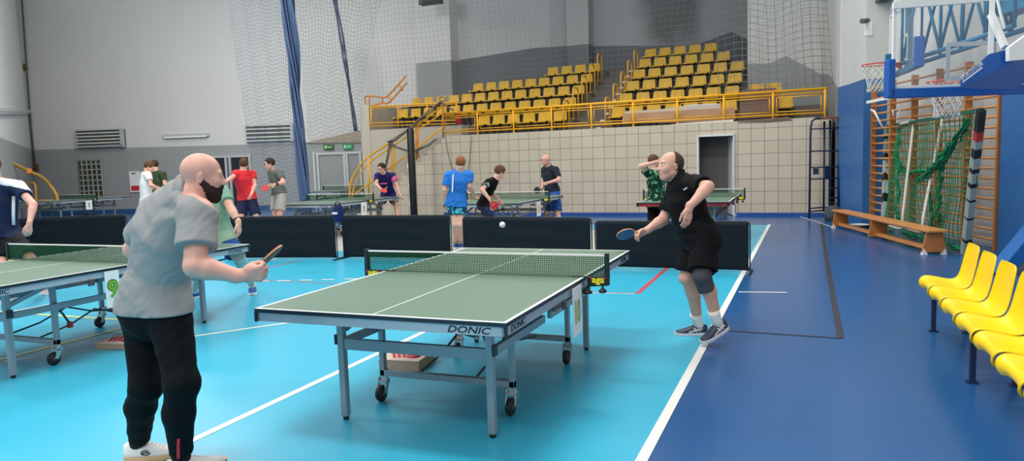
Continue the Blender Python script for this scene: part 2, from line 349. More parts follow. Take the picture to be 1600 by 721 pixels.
# ------------------------------------------------------------------ the stand: balcony, tiers, aisle steps
M_conc = mat('stand_concrete', (112, 106, 100), .85, var=.1, scale=5, bump=.1)
M_concd = mat('stand_concrete_dark', (84, 80, 78), .85, var=.1, scale=5)
def tierY(k, X): return SY(19.55+.97*k, X)
ZK = lambda k: 2.27+.447*k
mb = MB()
def tier_block(x0, x1, k, z0, z1, ya=None, yb=None):
    ya = 19.55+.97*k if ya is None else ya; yb = 20.52+.97*k+.02 if yb is None else yb
    mb.prism([(x0, SY(ya, x0), z0), (x1, SY(ya, x1), z0), (x1, SY(yb, x1), z0), (x0, SY(yb, x0), z0)], (0, 0, z1-z0), 0)
tier_block(-9.7, .75, 0, 2.05, 2.27, 18.88, 19.57)
for k in range(6):
    tier_block(-9.7 if k == 0 else -13.25, -6.12, k, 0 if k else .0, ZK(k)); tier_block(-4.98, .55 if k < 2 else RA[0]+.1, k, 0, ZK(k))
    tier_block(-6.12, -4.98, k, 0, ZK(k)-.15, None, 19.55+.97*k+.49); tier_block(-6.12, -4.98, k, 0, ZK(k)+.07, 19.55+.97*k+.49)
struct(mb.build('floor_stand', M_conc))
mb = MB(); mb.prism([(-13.25, SY(20.0, -13.25), 0), (-9.6, SY(20.0, -9.6), 0), (-9.6, SY(20.56, -9.6), 0), (-13.25, SY(20.56, -13.25), 0)], (0, 0, 2.70), 0)
struct(mb.build('wall_stand_front', M_cream))
e0 = atw(562, 165, 19.98); e1 = atw(576, 165, 19.98); mb = MB(); mb.prism([(e0.x, e0.y, 0), (e1.x, e1.y, 0), (e1.x, e1.y+2.6, 0), (e0.x, e0.y+2.6, 0)], (0, 0, e0.z)); struct(mb.build('wall_stand_end', M_cream))
# ------------------------------------------------------------------ fixtures on the far left wall
def LW(px, py, off=.0):
    p = on_line(px, py, LC, LD)[2]; n = Vector((LD[1]-LC[1], -(LD[0]-LC[0]), 0)).normalized(); return p + n*off
LT = Vector((LD[0]-LC[0], LD[1]-LC[1], 0)).normalized(); LN = Vector((LT.y, -LT.x, 0))
def wbox(mb, x0, y0, x1, y1, o0, o1, mi=0):
    ym, xm = (y0+y1)/2, (x0+x1)/2; a, b = LW(x0, ym), LW(x1, ym); z0, z1 = LW(xm, y1).z, LW(xm, y0).z
    A = Vector((a.x, a.y, 0)); B = Vector((b.x, b.y, 0))
    mb.hexa([A+LN*o0+Vector((0, 0, z0)), B+LN*o0+Vector((0, 0, z0)), B+LN*o1+Vector((0, 0, z0)), A+LN*o1+Vector((0, 0, z0)), A+LN*o0+Vector((0, 0, z1)), B+LN*o0+Vector((0, 0, z1)), B+LN*o1+Vector((0, 0, z1)), A+LN*o1+Vector((0, 0, z1))], mi)
    return mb
M_dk = mat('dark_grille', (84, 86, 80), .6); M_slat = mat('grille_slat', (206, 208, 200), .5); M_alu = mat('aluminium_frame', (190, 194, 194), .4, .3)
for (x0, y0, x1, y1, lab, nsl) in ((123, 203, 197, 230, 'pale slatted wall heater above the glass block window', 4), (387, 196, 461, 221, 'wide slatted wall heater behind the blue rope net', 3)):
    c0 = LW((x0+x1)/2, y1); t = thing('wall_heater', lab, 'heater', c0)
    wbox(MB(), x0, y0, x1, y1, .0, .12).build('backing', M_dk, t, world=True)
    fr = MB(); wbox(fr, x0, y0, x1, y0+1.2, 0, .2); wbox(fr, x0, y1-2.5, x1, y1, 0, .22); wbox(fr, x0, y0, x0+1.5, y1, 0, .2); wbox(fr, x1-4, y0, x1, y1, 0, .22); fr.build('casing', M_alu, t, world=True)
    for i in range(nsl):
        yy = y0+2.5+(i+.5)*(y1-y0-6)/nsl; wbox(MB(), x0+1.5, yy-1.1, x1-4, yy+.9, .1, .19).build('slat', M_slat, t, world=True)
for (x0, y0, x1, y1, lab) in ((256, 209.5, 328, 214.5, 'long white tube lamp fixed on the wall between the two heaters'), ):
    t = thing('tube_lamp', lab, 'lamp', LW((x0+x1)/2, y1)); wbox(MB(), x0, y0, x1, y1, .0, .1).build('housing', M_alu, t, world=True); wbox(MB(), x0+3, y1-1.5, x1-3, y1+1, .08, .14).build('tube', M_white, t, world=True)
t = thing('tube_lamp', 'grey tube lamp fixed on the left side wall', 'lamp', at(25, 174, z=5)); q0 = on_line(-20, 171, LC, (LE.x, LE.y))[2]; q1 = on_line(47, 174, LC, (LE.x, LE.y))[2]; wn_ = Vector((-(LE.y-LC[1]), LE.x-LC[0], 0)).normalized(); wn_ = wn_ if wn_.dot(q0) < 0 else -wn_; pa, pb = q0+wn_*.08, q1+wn_*.08+(q0-q1)*.06; mb = MB(); mb.bar(pa, pb, .1, .09); mb.build('housing', M_alu, t, world=True); mb = MB(); mb.bar(pa-Vector((0, 0, .08)), pb-Vector((0, 0, .08)), .04, .04); mb.build('tube', M_white, t, world=True)
# glass block window
t = thing('window_1', None, None, LW(143, 310)); t['kind'] = 'structure'
wbox(MB(), 123, 250, 162, 318, -.02, .02).build('window_frame', mat('window_reveal', (120, 124, 124), .6), t, world=True)
gb = mat('glass_block', (58, 62, 52), .4, var=.4, scale=6, spec=.25)
wbox(MB(), 127, 251.5, 160, 317, .02, .05).build('glass_blocks', gb, t, world=True)
g = MB()
for i in range(5): wbox(g, 131+i*7.4, 251, 132.9+i*7.4, 317, .03, .07)
for i in range(8): wbox(g, 127, 256+i*8.3, 160, 257.9+i*8.3, .03, .07)
g.build('joint_grid', mat('block_joint', (160, 162, 154), .6), t, world=True)
# glazed doors
M_pane = mat('dark_glass', (34, 38, 48), .08, var=.3, scale=2, spec=.8)
def glazed(name, xs, y0, y1, panes, frame, pm):
    t = thing(name, None, None, LW(xs[0], y1)); t['kind'] = 'structure'
    f = MB(); wbox(f, xs[0], y0, xs[-1], y0+3.5, 0, .1)
    for x in xs: wbox(f, x-1.7, y0, x+1.7, y1, 0, .11)
    f.build('door_frame', frame, t, world=True)
    for a, b in zip(xs, xs[1:]): wbox(MB(), a, y0+2, b, y1, .0, .04).build('door_pane', pm, t, world=True)
    return t
glazed('door_2', [326, 357, 363, 394], 243, 329, None, M_alu, M_pane)
glazed('door_3', [494, 499.5, 541, 545, 566], 238, 327, None, mat('door_frame_pale', (196, 200, 200), .4), mat('grey_door_panel', (150, 152, 150), .6))
# exit signs
M_grn = mat('exit_green', (22, 138, 84), .4, emit=.25); M_gdk = mat('sign_dark_green', (40, 104, 40), .5)
for (x0, y0, x1, y1, m, nm, lab) in ((507, 226, 522, 234, M_gdk, 'escape_sign', 'small dark green escape sign above the grey door'), (537, 225, 552, 233.5, M_grn, 'exit_lamp', 'bright green lit exit lamp beside the dark green sign')):
    t = thing(nm, lab, 'sign', LW((x0+x1)/2, y1)); wbox(MB(), x0, y0, x1, y1, .02, .1).build('panel', m, t, world=True)
    s = MB(); wbox(s, x0+2, y0+2, x0+5, y1-2, .1, .105); wbox(s, x0+6.5, y0+3.2, x1-2, y1-3.2, .1, .105); s.build('arrow_mark', mat('sign_pale', (190, 230, 200), .5), t, world=True)
# notice board
t = thing('notice_board', 'white notice board with a red square on the grey wall', 'board', LW(212, 301)); wbox(MB(), 203, 267, 222, 301, .0, .05).build('frame', M_alu, t, world=True)
wbox(MB(), 204.2, 268.2, 221, 300, .05, .055).build('sheet', M_white, t, world=True); s = MB(); wbox(s, 206.5, 290.5, 219, 298, .055, .06); s.build('red_square', mat('notice_red', (196, 44, 52), .5), t, world=True); s = MB(); wbox(s, 206.5, 270.5, 213, 272.5, .055, .06); s.build('print', M_dk, t, world=True)
# conduit on the left wall
mb = MB(); c1, c2 = LW(38, 0, .05), LW(57, 258, .05); mb.tube([LW(36, 0, .06), LW(43, 100, .06), LW(50, 200, .06), LW(56.5, 262, .06)], .03, 6); tag(mb.build('cable', M_dk), 'thin grey cable running down the left corner of the wall', 'cable')
for yy, lab, s in ((105, 'small dark junction box high on the white wall', .14), (262, 'small brown junction box low at the end of the cable', .17)):
    p = LW(41.5 if yy < 200 else 58, yy, .1); mb = MB(); mb.box(p, (s*1.3, .12, s*1.6), rz=math.atan2(LT.y, LT.x)); mb.cyl(p+LN*.04, p+LN*.09, .04, 10)
    tag(mb.build('junction_box', mat('box_brown', (96, 72, 40), .5), bevel=.01), lab, 'box')
# ================================================================== STAND: seats and railings
def catmull(P, n):
    P = [Vector(p) for p in P]; out = []
    for i in range(len(P)-1):
        p0, p1, p2, p3 = P[max(0, i-1)], P[i], P[i+1], P[min(len(P)-1, i+2)]
        for k in range(n):
            t = k/n; out.append(.5*((2*p1)+(p2-p0)*t+(2*p0-5*p1+4*p2-p3)*t*t+(3*p1-p0-3*p2+p3)*t**3))
    out.append(P[-1]); return out
def seat_shell(prof, nu, sub, curl=.022, rim=.012):
    """moulded seat: prof = [(y, z, half width)], front towards -y; the edges turn up and a rolled rim runs round it"""
    pr = catmull([Vector(p) for p in prof], sub); nv = len(pr)-1
    mb = MB(); n = len(pr)
    def pt(i, u, off=0):
        y, z, hw = pr[i]; a = pr[max(0, i-1)]; b = pr[min(n-1, i+1)]
        ty, tz = b[0]-a[0], b[1]-a[1]; L = math.hypot(ty, tz) or 1; ny, nz = -tz/L, ty/L     # normal towards the sitter
        e = abs(u)**3*curl + off - (rim*.9 if abs(u) > .985 else 0)
        return Vector((u*hw, y+ny*e, z+nz*e))
    us = [-1, -.97, -.9] + [-.8+1.6*k/nu for k in range(nu+1)] + [.9, .97, 1]
    vs = []; 
    for off in (0, -.005):
        for i in range(n):
            for u in us: vs.append(pt(i, u, off))
    m = len(us); fs = []
    for i in range(n-1):
        for j in range(m-1):
            a = i*m+j; fs.append((a, a+1, a+m+1, a+m)); b = a+n*m; fs.append((b, b+m, b+m+1, b+1))
    B = n*m
    for i in range(n-1): fs += [(i*m, (i+1)*m, B+(i+1)*m, B+i*m), (i*m+m-1, B+i*m+m-1, B+(i+1)*m+m-1, (i+1)*m+m-1)]
    for j in range(m-1): fs += [(j, B+j, B+j+1, j+1), ((n-1)*m+j, (n-1)*m+j+1, B+(n-1)*m+j+1, B+(n-1)*m+j)]
    return mb.add(vs, fs, 0, True)
PROF = [(-.19, -.03, .175), (-.196, -.012, .185), (-.18, .002, .192), (-.1, -.004, .198), (.03, -.010, .198), (.12, .0, .200), (.17, .04, .202), (.19, .10, .2), (.206, .19, .194), (.22, .265, .184), (.226, .298, .166)]
t = thing('stadium_seat', 'yellow seat', 'seat', (0, 0, 0))
seat_shell(PROF, 6, 2).build('seat_shell', M_standseat, t)
mb = MB(); mb.box((0, .0, -.04), (.3, .3, .035)); mb.bar((-.1, .05, -.05), (-.1, .15, -.385), .04, .04); mb.bar((.1, .05, -.05), (.1, .15, -.385), .04, .04); mb.build('seat_bracket', mat('seat_bracket_dark', (58, 54, 52), .7), t)
ORD = ['first', 'second', 'third', 'fourth', 'fifth', 'sixth', 'seventh', 'eighth', 'ninth', 'tenth', 'eleventh', 'twelfth', 'thirteenth']
ROWN = ['lowest', 'second', 'third', 'fourth', 'fifth', 'sixth']
first = True; M_seats = []
def put_seat(x, k, label, group, tilt=0):
    global first
    o = t if first else copy_tree(t); first = False
    y = tierY(k, x)+.52
    o.matrix_basis = Matrix.Translation((x, y, ZK(k)+.39)) @ Matrix.Rotation(-.055+tilt, 4, 'Z')
    o['label'] = label; o['group'] = group
seat_root = t
for k, n in enumerate((7, 7, 7, 7, 6, 5)):
    for i in range(n):
        put_seat(-4.70+.5*i, k, f'yellow stand seat, {ORD[i]} from the aisle in the {ROWN[k]} row of the right block', 'seats in the right block of the stand', random.uniform(-.03, .03))
put_seat(-1.05, 1, 'yellow stand seat behind the brown panel, nearest the wall pillar edge of the pair', 'odd seats by the right wall'); put_seat(-.62, 1, 'yellow stand seat behind the brown panel, right one of the pair', 'odd seats by the right wall'); put_seat(-.32, 0, 'lone yellow seat at the far right end behind the yellow railing', 'odd seats by the right wall')
for k, n in enumerate((6, 13, 13, 9, 4)):
    for i in range(n):
        put_seat(-6.44-.5*i, k, f'yellow stand seat, {ORD[i]} from the aisle in the {ROWN[k]} row of the left block', 'seats in the left block of the stand', random.uniform(-.03, .03))
def rect_tube(mb, pts, r=.012, closed=True): 
    for a, b in zip(pts, pts[1:]+(pts[:1] if closed else [])): mb.tube([a, b], r, 6)
def RP(x, z, dy=0): return Vector((x, SY(18.92, x)+dy, z))
t = thing('balcony_railing', 'long yellow steel railing along the front of the stand', 'railing', RP(-4.6, 2.27))
mb = MB(); mb.tube([RP(-9.8, 2.985), RP(.62, 2.985)], .032, 8); mb.tube([RP(-9.7, 2.90), RP(.58, 2.90)], .018, 8); mb.build('top_rail', M_yel, t, world=True)
mb = MB(); mb.tube([RP(-9.68, 2.43), RP(.58, 2.43)], .02, 8); mb.build('bottom_rail', M_yel, t, world=True)
xs = [-9.68+1.14*i for i in range(10)]
for x in xs:
    mb = MB(); mb.tube([RP(x, 2.2), RP(x, 2.98)], .028, 8); mb.box(RP(x, 2.26, -.02), (.08, .03, .12)); mb.build('post', M_yel, t, world=True)
for a, b in zip(xs, xs[1:]):
    mb = MB(); rect_tube(mb, [RP(a+.08, 2.5), RP(b-.08, 2.5), RP(b-.08, 2.84), RP(a+.08, 2.84)]); mb.build('infill_frame', M_yel, t, world=True)
t = thing('balcony_railing', 'short yellow railing on the raised left end of the stand', 'railing', atw(640, 199, 19.95))
def RQ(px, py): return atw(px, py, 19.95)
mb = MB(); mb.tube([RQ(578, 167.5), RQ(714, 160)], .028, 8); mb.tube([RQ(580, 170), RQ(714, 162.6)], .012, 6); mb.build('top_rail', M_yel, t, world=True)
mb = MB(); mb.tube([RQ(580, 192.5), RQ(714, 188)], .02, 8); mb.tube([RQ(580, 197.5), RQ(714, 193)], .015, 8); mb.build('bottom_rail', M_yel, t, world=True)
for i, x in enumerate((580, 622, 667.5, 713)):
    mb = MB(); mb.tube([RQ(x, 167-i*2.4), RQ(x, 200-i*2)], .026, 8); mb.build('post', M_yel, t, world=True)
# aisle hoops
t0 = None
for side, x, n in (('right', -4.93, 5), ('left', -6.16, 5)):
    for k in range(n):
        y0 = tierY(k, x)+.15; z0 = ZK(k); P = [(x, y0, z0), (x, y0, z0+.8), (x, y0+.06, z0+.9), (x, y0+.15, z0+.94), (x, y0+.42, z0+.94), (x, y0+.52, z0+.88), (x, y0+.55, z0+.8), (x, y0+.55, z0)]
        t = thing('aisle_handrail', f'yellow hoop handrail on the {side} side of the aisle steps, {ROWN[k]} one up', 'handrail', (x, y0, z0), group='hoop handrails along the aisle')
        mb = MB(); mb.tube(P, .022, 8); mb.build('hoop', M_yel, t, world=True)
        mb = MB(); mb.box((x, y0, z0+.01), (.1, .1, .02)); mb.box((x, y0+.55, z0+.01), (.1, .1, .02)); mb.build('foot_plate', M_yel, t, world=True)
for k in range(10):
    x = -5.02; y = 19.7+.485*k; p = Vector((x-.12, SY(y, x), 2.31+.2235*k+.06)); mb = MB(); mb.box(p, (.13, .012, .05), rz=-.05)
    tag(mb.build('row_plate', M_white), f'small white row plate by the aisle steps, {ORD[k]} from the bottom', 'sign', 'row plates along the aisle')
# stair handrails at the left end of the tiled wall
M_rust = mat('rusty_yellow_paint', (206, 130, 48), .5, var=.15, scale=5)
def SQ(px, py, Y0=18.82): return atw(px, py, Y0)
t = thing('stair_handrail', 'yellow stair handrail that rises from the floor to the stand', 'handrail', SQ(600, 330))
for pts, r in (([(546, 318), (546.5, 296), (550, 280), (559, 264), (575, 246), (612, 221), (640, 202), (668, 184), (690, 166)], .03), ([(550, 316), (551, 302), (555, 288), (563, 273), (578, 254), (612, 230), (640, 211), (668, 193), (692, 176)], .022), ([(548, 309), (600, 269), (645, 236), (692, 199)], .025)):
    mb = MB(); mb.tube(catmull([SQ(*p) for p in pts], 4), r, 8); mb.build('rail', M_yel, t, world=True)
for x, y0, y1 in ((576, 246, 304), (612, 221, 290), (616, 226, 290), (650, 196, 250), (653, 190, 247), (692, 158, 215)):
    mb = MB(); mb.tube([SQ(x, y0), SQ(x+.3, y1)], .026, 8); mb.build('post', M_yel if x < 640 else M_rust, t, world=True)
mb = MB(); mb.tube([SQ(691+5.0*math.cos(a), 155+4.2*math.sin(a), 18.8) for a in [2*PI*i/16 for i in range(17)]], .03, 8); tag(mb.build('ring_buoy', mat('rope_brown', (170, 140, 96), .7)), 'small tan ring hung on the top post of the stair railing', 'ring')
t = thing('upper_handrail', 'brown painted handrail climbing behind the left end of the stand', 'handrail', atw(600, 165, 20.6))
for pts in ([(574, 167), (571, 160), (570, 152), (577, 150), (597, 152), (607, 149), (634, 119)], [(574, 167), (598, 161), (608, 160), (636, 129)]):
    mb = MB(); mb.tube(catmull([atw(x, y, 20.9) for x, y in pts], 3), .03, 8); mb.build('rail', M_rust, t, world=True)
for a, b in (((597, 152), (597.5, 161)), ((606, 148), (611, 160)), ((623, 131), (629, 141)), ((577, 151), (577, 163))):
    mb = MB(); mb.tube([atw(*a, 20.9), atw(*b, 20.9)], .025, 6); mb.build('post', M_rust, t, world=True)
# yellow handrail at the far left
t = thing('stair_handrail', 'ochre handrail curving down along the left side wall', 'handrail', at(60, 300, d=23))
M_och = mat('ochre_paint', (196, 148, 62), .5)
mb = MB(); mb.tube(catmull([at(x, y, d=d) for x, y, d in ((-30, 236, 20), (0, 248, 21), (25, 258, 21.8), (45, 268, 22.4), (65, 277, 22.9), (78, 290, 23.2), (88, 305, 23.3), (91, 322, 23.3))], 5), .052, 10); mb.build('rail', M_och, t, world=True)
mb = MB(); mb.tube(catmull([at(x, y, d=23.2) for x, y in ((43, 325), (43, 300), (44, 289), (50, 286), (55, 290), (56, 305), (56, 325))], 4), .04, 8); mb.tube([at(56, 314, d=23.2), at(84, 314, d=23.2)], .04, 8); mb.build('loop', M_och, t, world=True)
mb = MB(); mb.tube([at(4, 250, d=21), at(4, 252, d=21.5)], .09, 8); mb.tube([at(45, 267, d=22.3), at(45, 269, d=22.8)], .09, 8); mb.build('clamp', M_rust, t, world=True)
# boards leaning in front of the lowest seats of the right block
M_tan = mat('worn_board', (190, 150, 118), .6, var=.12, scale=4); M_brn = mat('brown_panel', (128, 100, 82), .6, var=.1, scale=3); M_wh2 = mat('white_board_edge', (220, 216, 205), .6)
def leanpanel(name, pts, Y0, th, m, label, cat):
    P = [atw(x, y, Y0) for x, y in pts]; mb = MB(); mb.prism(P, (0, th, 0)); tag(mb.build(name, m, bevel=.004), label, cat)
leanpanel('folded_table', [(972, 193), (973, 178), (1086, 171), (1148, 168), (1149, 187), (1086, 191)], 19.25, .05, M_tan, 'tan board leaning behind the yellow railing in front of the right block', 'board')
leanpanel('white_board', [(977, 179), (977, 174), (1032, 171), (1084, 163), (1125, 162), (1125, 170), (1086, 172)], 19.32, .04, M_wh2, 'long white board lying on top of the tan board', 'board')
leanpanel('cloth_strip', [(1030, 198), (1060, 193), (1146, 187), (1146, 193), (1085, 197), (1060, 199)], 18.88, .03, M_wh2, 'white strip laid along the balcony edge beneath the railing', 'strip')
leanpanel('wooden_crate', [(1156, 186), (1156, 150), (1158, 141), (1212, 137), (1216, 144), (1216, 183)], 19.2, .5, M_brn, 'large brown wooden crate standing behind the railing at right', 'crate')
leanpanel('cardboard_sheet', [(1153, 194), (1153, 189), (1232, 183), (1240, 189), (1205, 192)], 18.86, .35, M_brn, 'flat brown cardboard sheet under the crate on the balcony edge', 'cardboard')
mb = MB(); p = atw(717, 195, 19.3); mb.grid(lambda u, v: p+Vector((.09*(1+.2*math.sin(9*v))*math.cos(2*PI*u), .07*math.sin(2*PI*u), .02+.36*v)) if v < 1 else p+Vector((0, 0, .4)), 12, 6); tag(mb.build('red_jacket', mat('red_cloth', (168, 40, 52), .8)), 'red garment hanging behind the left part of the yellow railing', 'garment')

# ================================================================== nets of cord
def cords(fn, nu, nv, su, sv, r, sides=3):
    """net of cords over the sheet fn(u, v): nu+1 cords along v, nv+1 along u"""
    mb = MB()
    for i in range(nu+1): mb.tube([fn(i/nu, j/sv) for j in range(sv+1)], r, sides)
    for j in range(nv+1): mb.tube([fn(i/su, j/nv) for i in range(su+1)], r, sides)
    return mb
M_cordb = mat('blue_net_cord', (104, 120, 142), .8); M_cordg = mat('grey_net_cord', (116, 120, 124), .8); M_cordw = mat('pale_net_cord', (120, 124, 124), .8)
def lerp(a, b, t): return a+(b-a)*t
def sheet1(u, v):
    xl = lerp(352, 402, v) + 6*v*v; xr = lerp(452, 482, v)
    x = lerp(xl, xr, u) + 2.5*math.sin(v*30+u*7)*.4; y = lerp(-30, 328, v) + 2.2*math.sin(u*22+1)
    return at(x, y, d=20.2+.25*math.sin(u*24)+.1*math.sin(u*51+v*3))
t = thing('safety_net', 'pale blue rope net hanging in a wide fold left of the blue bundle', 'net', at(430, 328, d=20.2))
cords(sheet1, 24, 58, 40, 30, .0048).build('net_cords', M_cordb, t, world=True)
def sheet2(u, v):
    xl = lerp(460, 484, v); xr = lerp(560, 585, v) if v > 0 else 560
    xr = lerp(600, 566, min(1, v*1.6))
    return at(lerp(xl, xr, u)+1.5*math.sin(v*26+u*5), lerp(-30, 228, v)+3*math.sin(u*19), d=19.6+.3*math.sin(u*30)+.1*math.sin(v*9))
t = thing('safety_net', 'fine grey net hanging in loose folds right of the blue bundle', 'net', at(520, 228, d=19.6))
cords(sheet2, 24, 40, 44, 24, .0042).build('net_cords', M_cordg, t, world=True)
t = thing('net_bundle', 'thick gathered bundle of dark blue netting hanging from the ceiling', 'net', at(476, 330, d=19.9))
for s in range(26):
    rr = random.uniform(.01, .19); a0 = random.uniform(0, 2*PI); tw = random.uniform(3, 7)
    mb = MB(); pts = []
    for i in range(34):
        v = i/33; c = at(lerp(447, 477.5, v)+2*math.sin(v*3), lerp(-25, 335, v), d=19.9)
        a = a0+tw*v; k = rr*(1-.25*v) ; pts.append(c+Vector((math.cos(a)*k, math.sin(a)*k, .0)))
    mb.tube(pts, .028, 5)
    if s < 1: B = mb
    else: B.add(mb.v, mb.f, 0, True)
B.build('gathered_cords', mat('navy_net_cord', (72, 92, 126), .85, var=.45, scale=30), t, world=True)
t = thing('net_bundle', 'slim dark gathered net edge slanting down to the left end of the stand', 'net', at(566, 205, d=19.4))
B = MB()
for s in range(7):
    a0 = s*.9; B.tube([at(lerp(519, 556, v**.9)+math.sin(v*9+s)*1.5+lerp(-3, 1, v)*math.cos(a0)*1.6, lerp(-20, 205, v), d=19.4+.08*math.sin(a0)) for v in [i/24 for i in range(25)]], .014, 4)
B.build('gathered_cords', mat('dark_net_cord', (72, 82, 100), .8), t, world=True)
def sheet3(u, v):
    x = lerp(-12.0, .62, u); z = lerp(9.6, 3.0, v) + .05*math.sin(u*25)*(1-v)
    return Vector((x+.08*math.sin(v*9+u*4), SY(18.98, x)+.10*math.sin(u*60)*math.sin(PI*min(1, v*1.2)), z))
t = thing('safety_net', 'wide thin net stretched in front of the whole stand above the railing', 'net', RP(-4.6, 3.0))
cords(sheet3, 84, 44, 60, 16, .0028).build('net_cords', M_cordg, t, world=True)
def sheet4(u, v): x = lerp(-1.75, .35+.25*v, u); return Vector((x+.25*v*u-.1, SY(19.0, x)+.12*math.sin(u*14+v), lerp(9.4, 3.05, v)+.08*math.sin(u*9)))
t = thing('safety_net', 'coarser grey net hanging at the right end of the stand by the white pillar', 'net', RP(-.5, 3.05))
cords(sheet4, 13, 40, 26, 20, .006).build('net_cords', M_cordw, t, world=True)
t = thing('draped_net', 'dark net edge draped over the yellow stair handrail', 'net', SQ(650, 220))
B = MB()
for s in range(6):
    o = Vector((random.uniform(-.07, .07), -.05+random.uniform(-.05, .05), random.uniform(-.05, .07)))
    B.tube([SQ(x, y, 18.72)+o*math.cos(i+s) for i, (x, y) in enumerate([(690, 158), (672, 171), (652, 188), (634, 206), (616, 221), (608, 224)])], .018, 5)
    B.tube([SQ(x, y, 18.7)+o*math.cos(i+s) for i, (x, y) in enumerate([(610, 222), (620, 229), (636, 235), (650, 236), (668, 229), (682, 219)])], .012, 5)
    B.tube([SQ(x, y, 18.7)+o*.7*math.cos(i+s) for i, (x, y) in enumerate([(610, 222), (607, 236), (603, 256), (600, 285)])], .014, 5)
    B.tube([SQ(x, y, 18.7)+o*.5*math.cos(i+s) for i, (x, y) in enumerate([(690, 158), (697, 165), (708, 172)])], .012, 5)
B.build('gathered_cords', mat('grey_brown_cord', (118, 110, 102), .8), t, world=True)
mb = MB(); mb.tube(catmull([SQ(x, y, 18.8) for x, y in ((696, 212), (699, 235), (706, 262), (715, 280), (727, 282), (732, 262), (735, 240), (737, 212))], 4), .009, 5); tag(mb.build('hanging_rope', mat('dark_rope', (92, 80, 66), .8)), 'thin dark rope hanging in a loop against the beige tiles', 'rope')
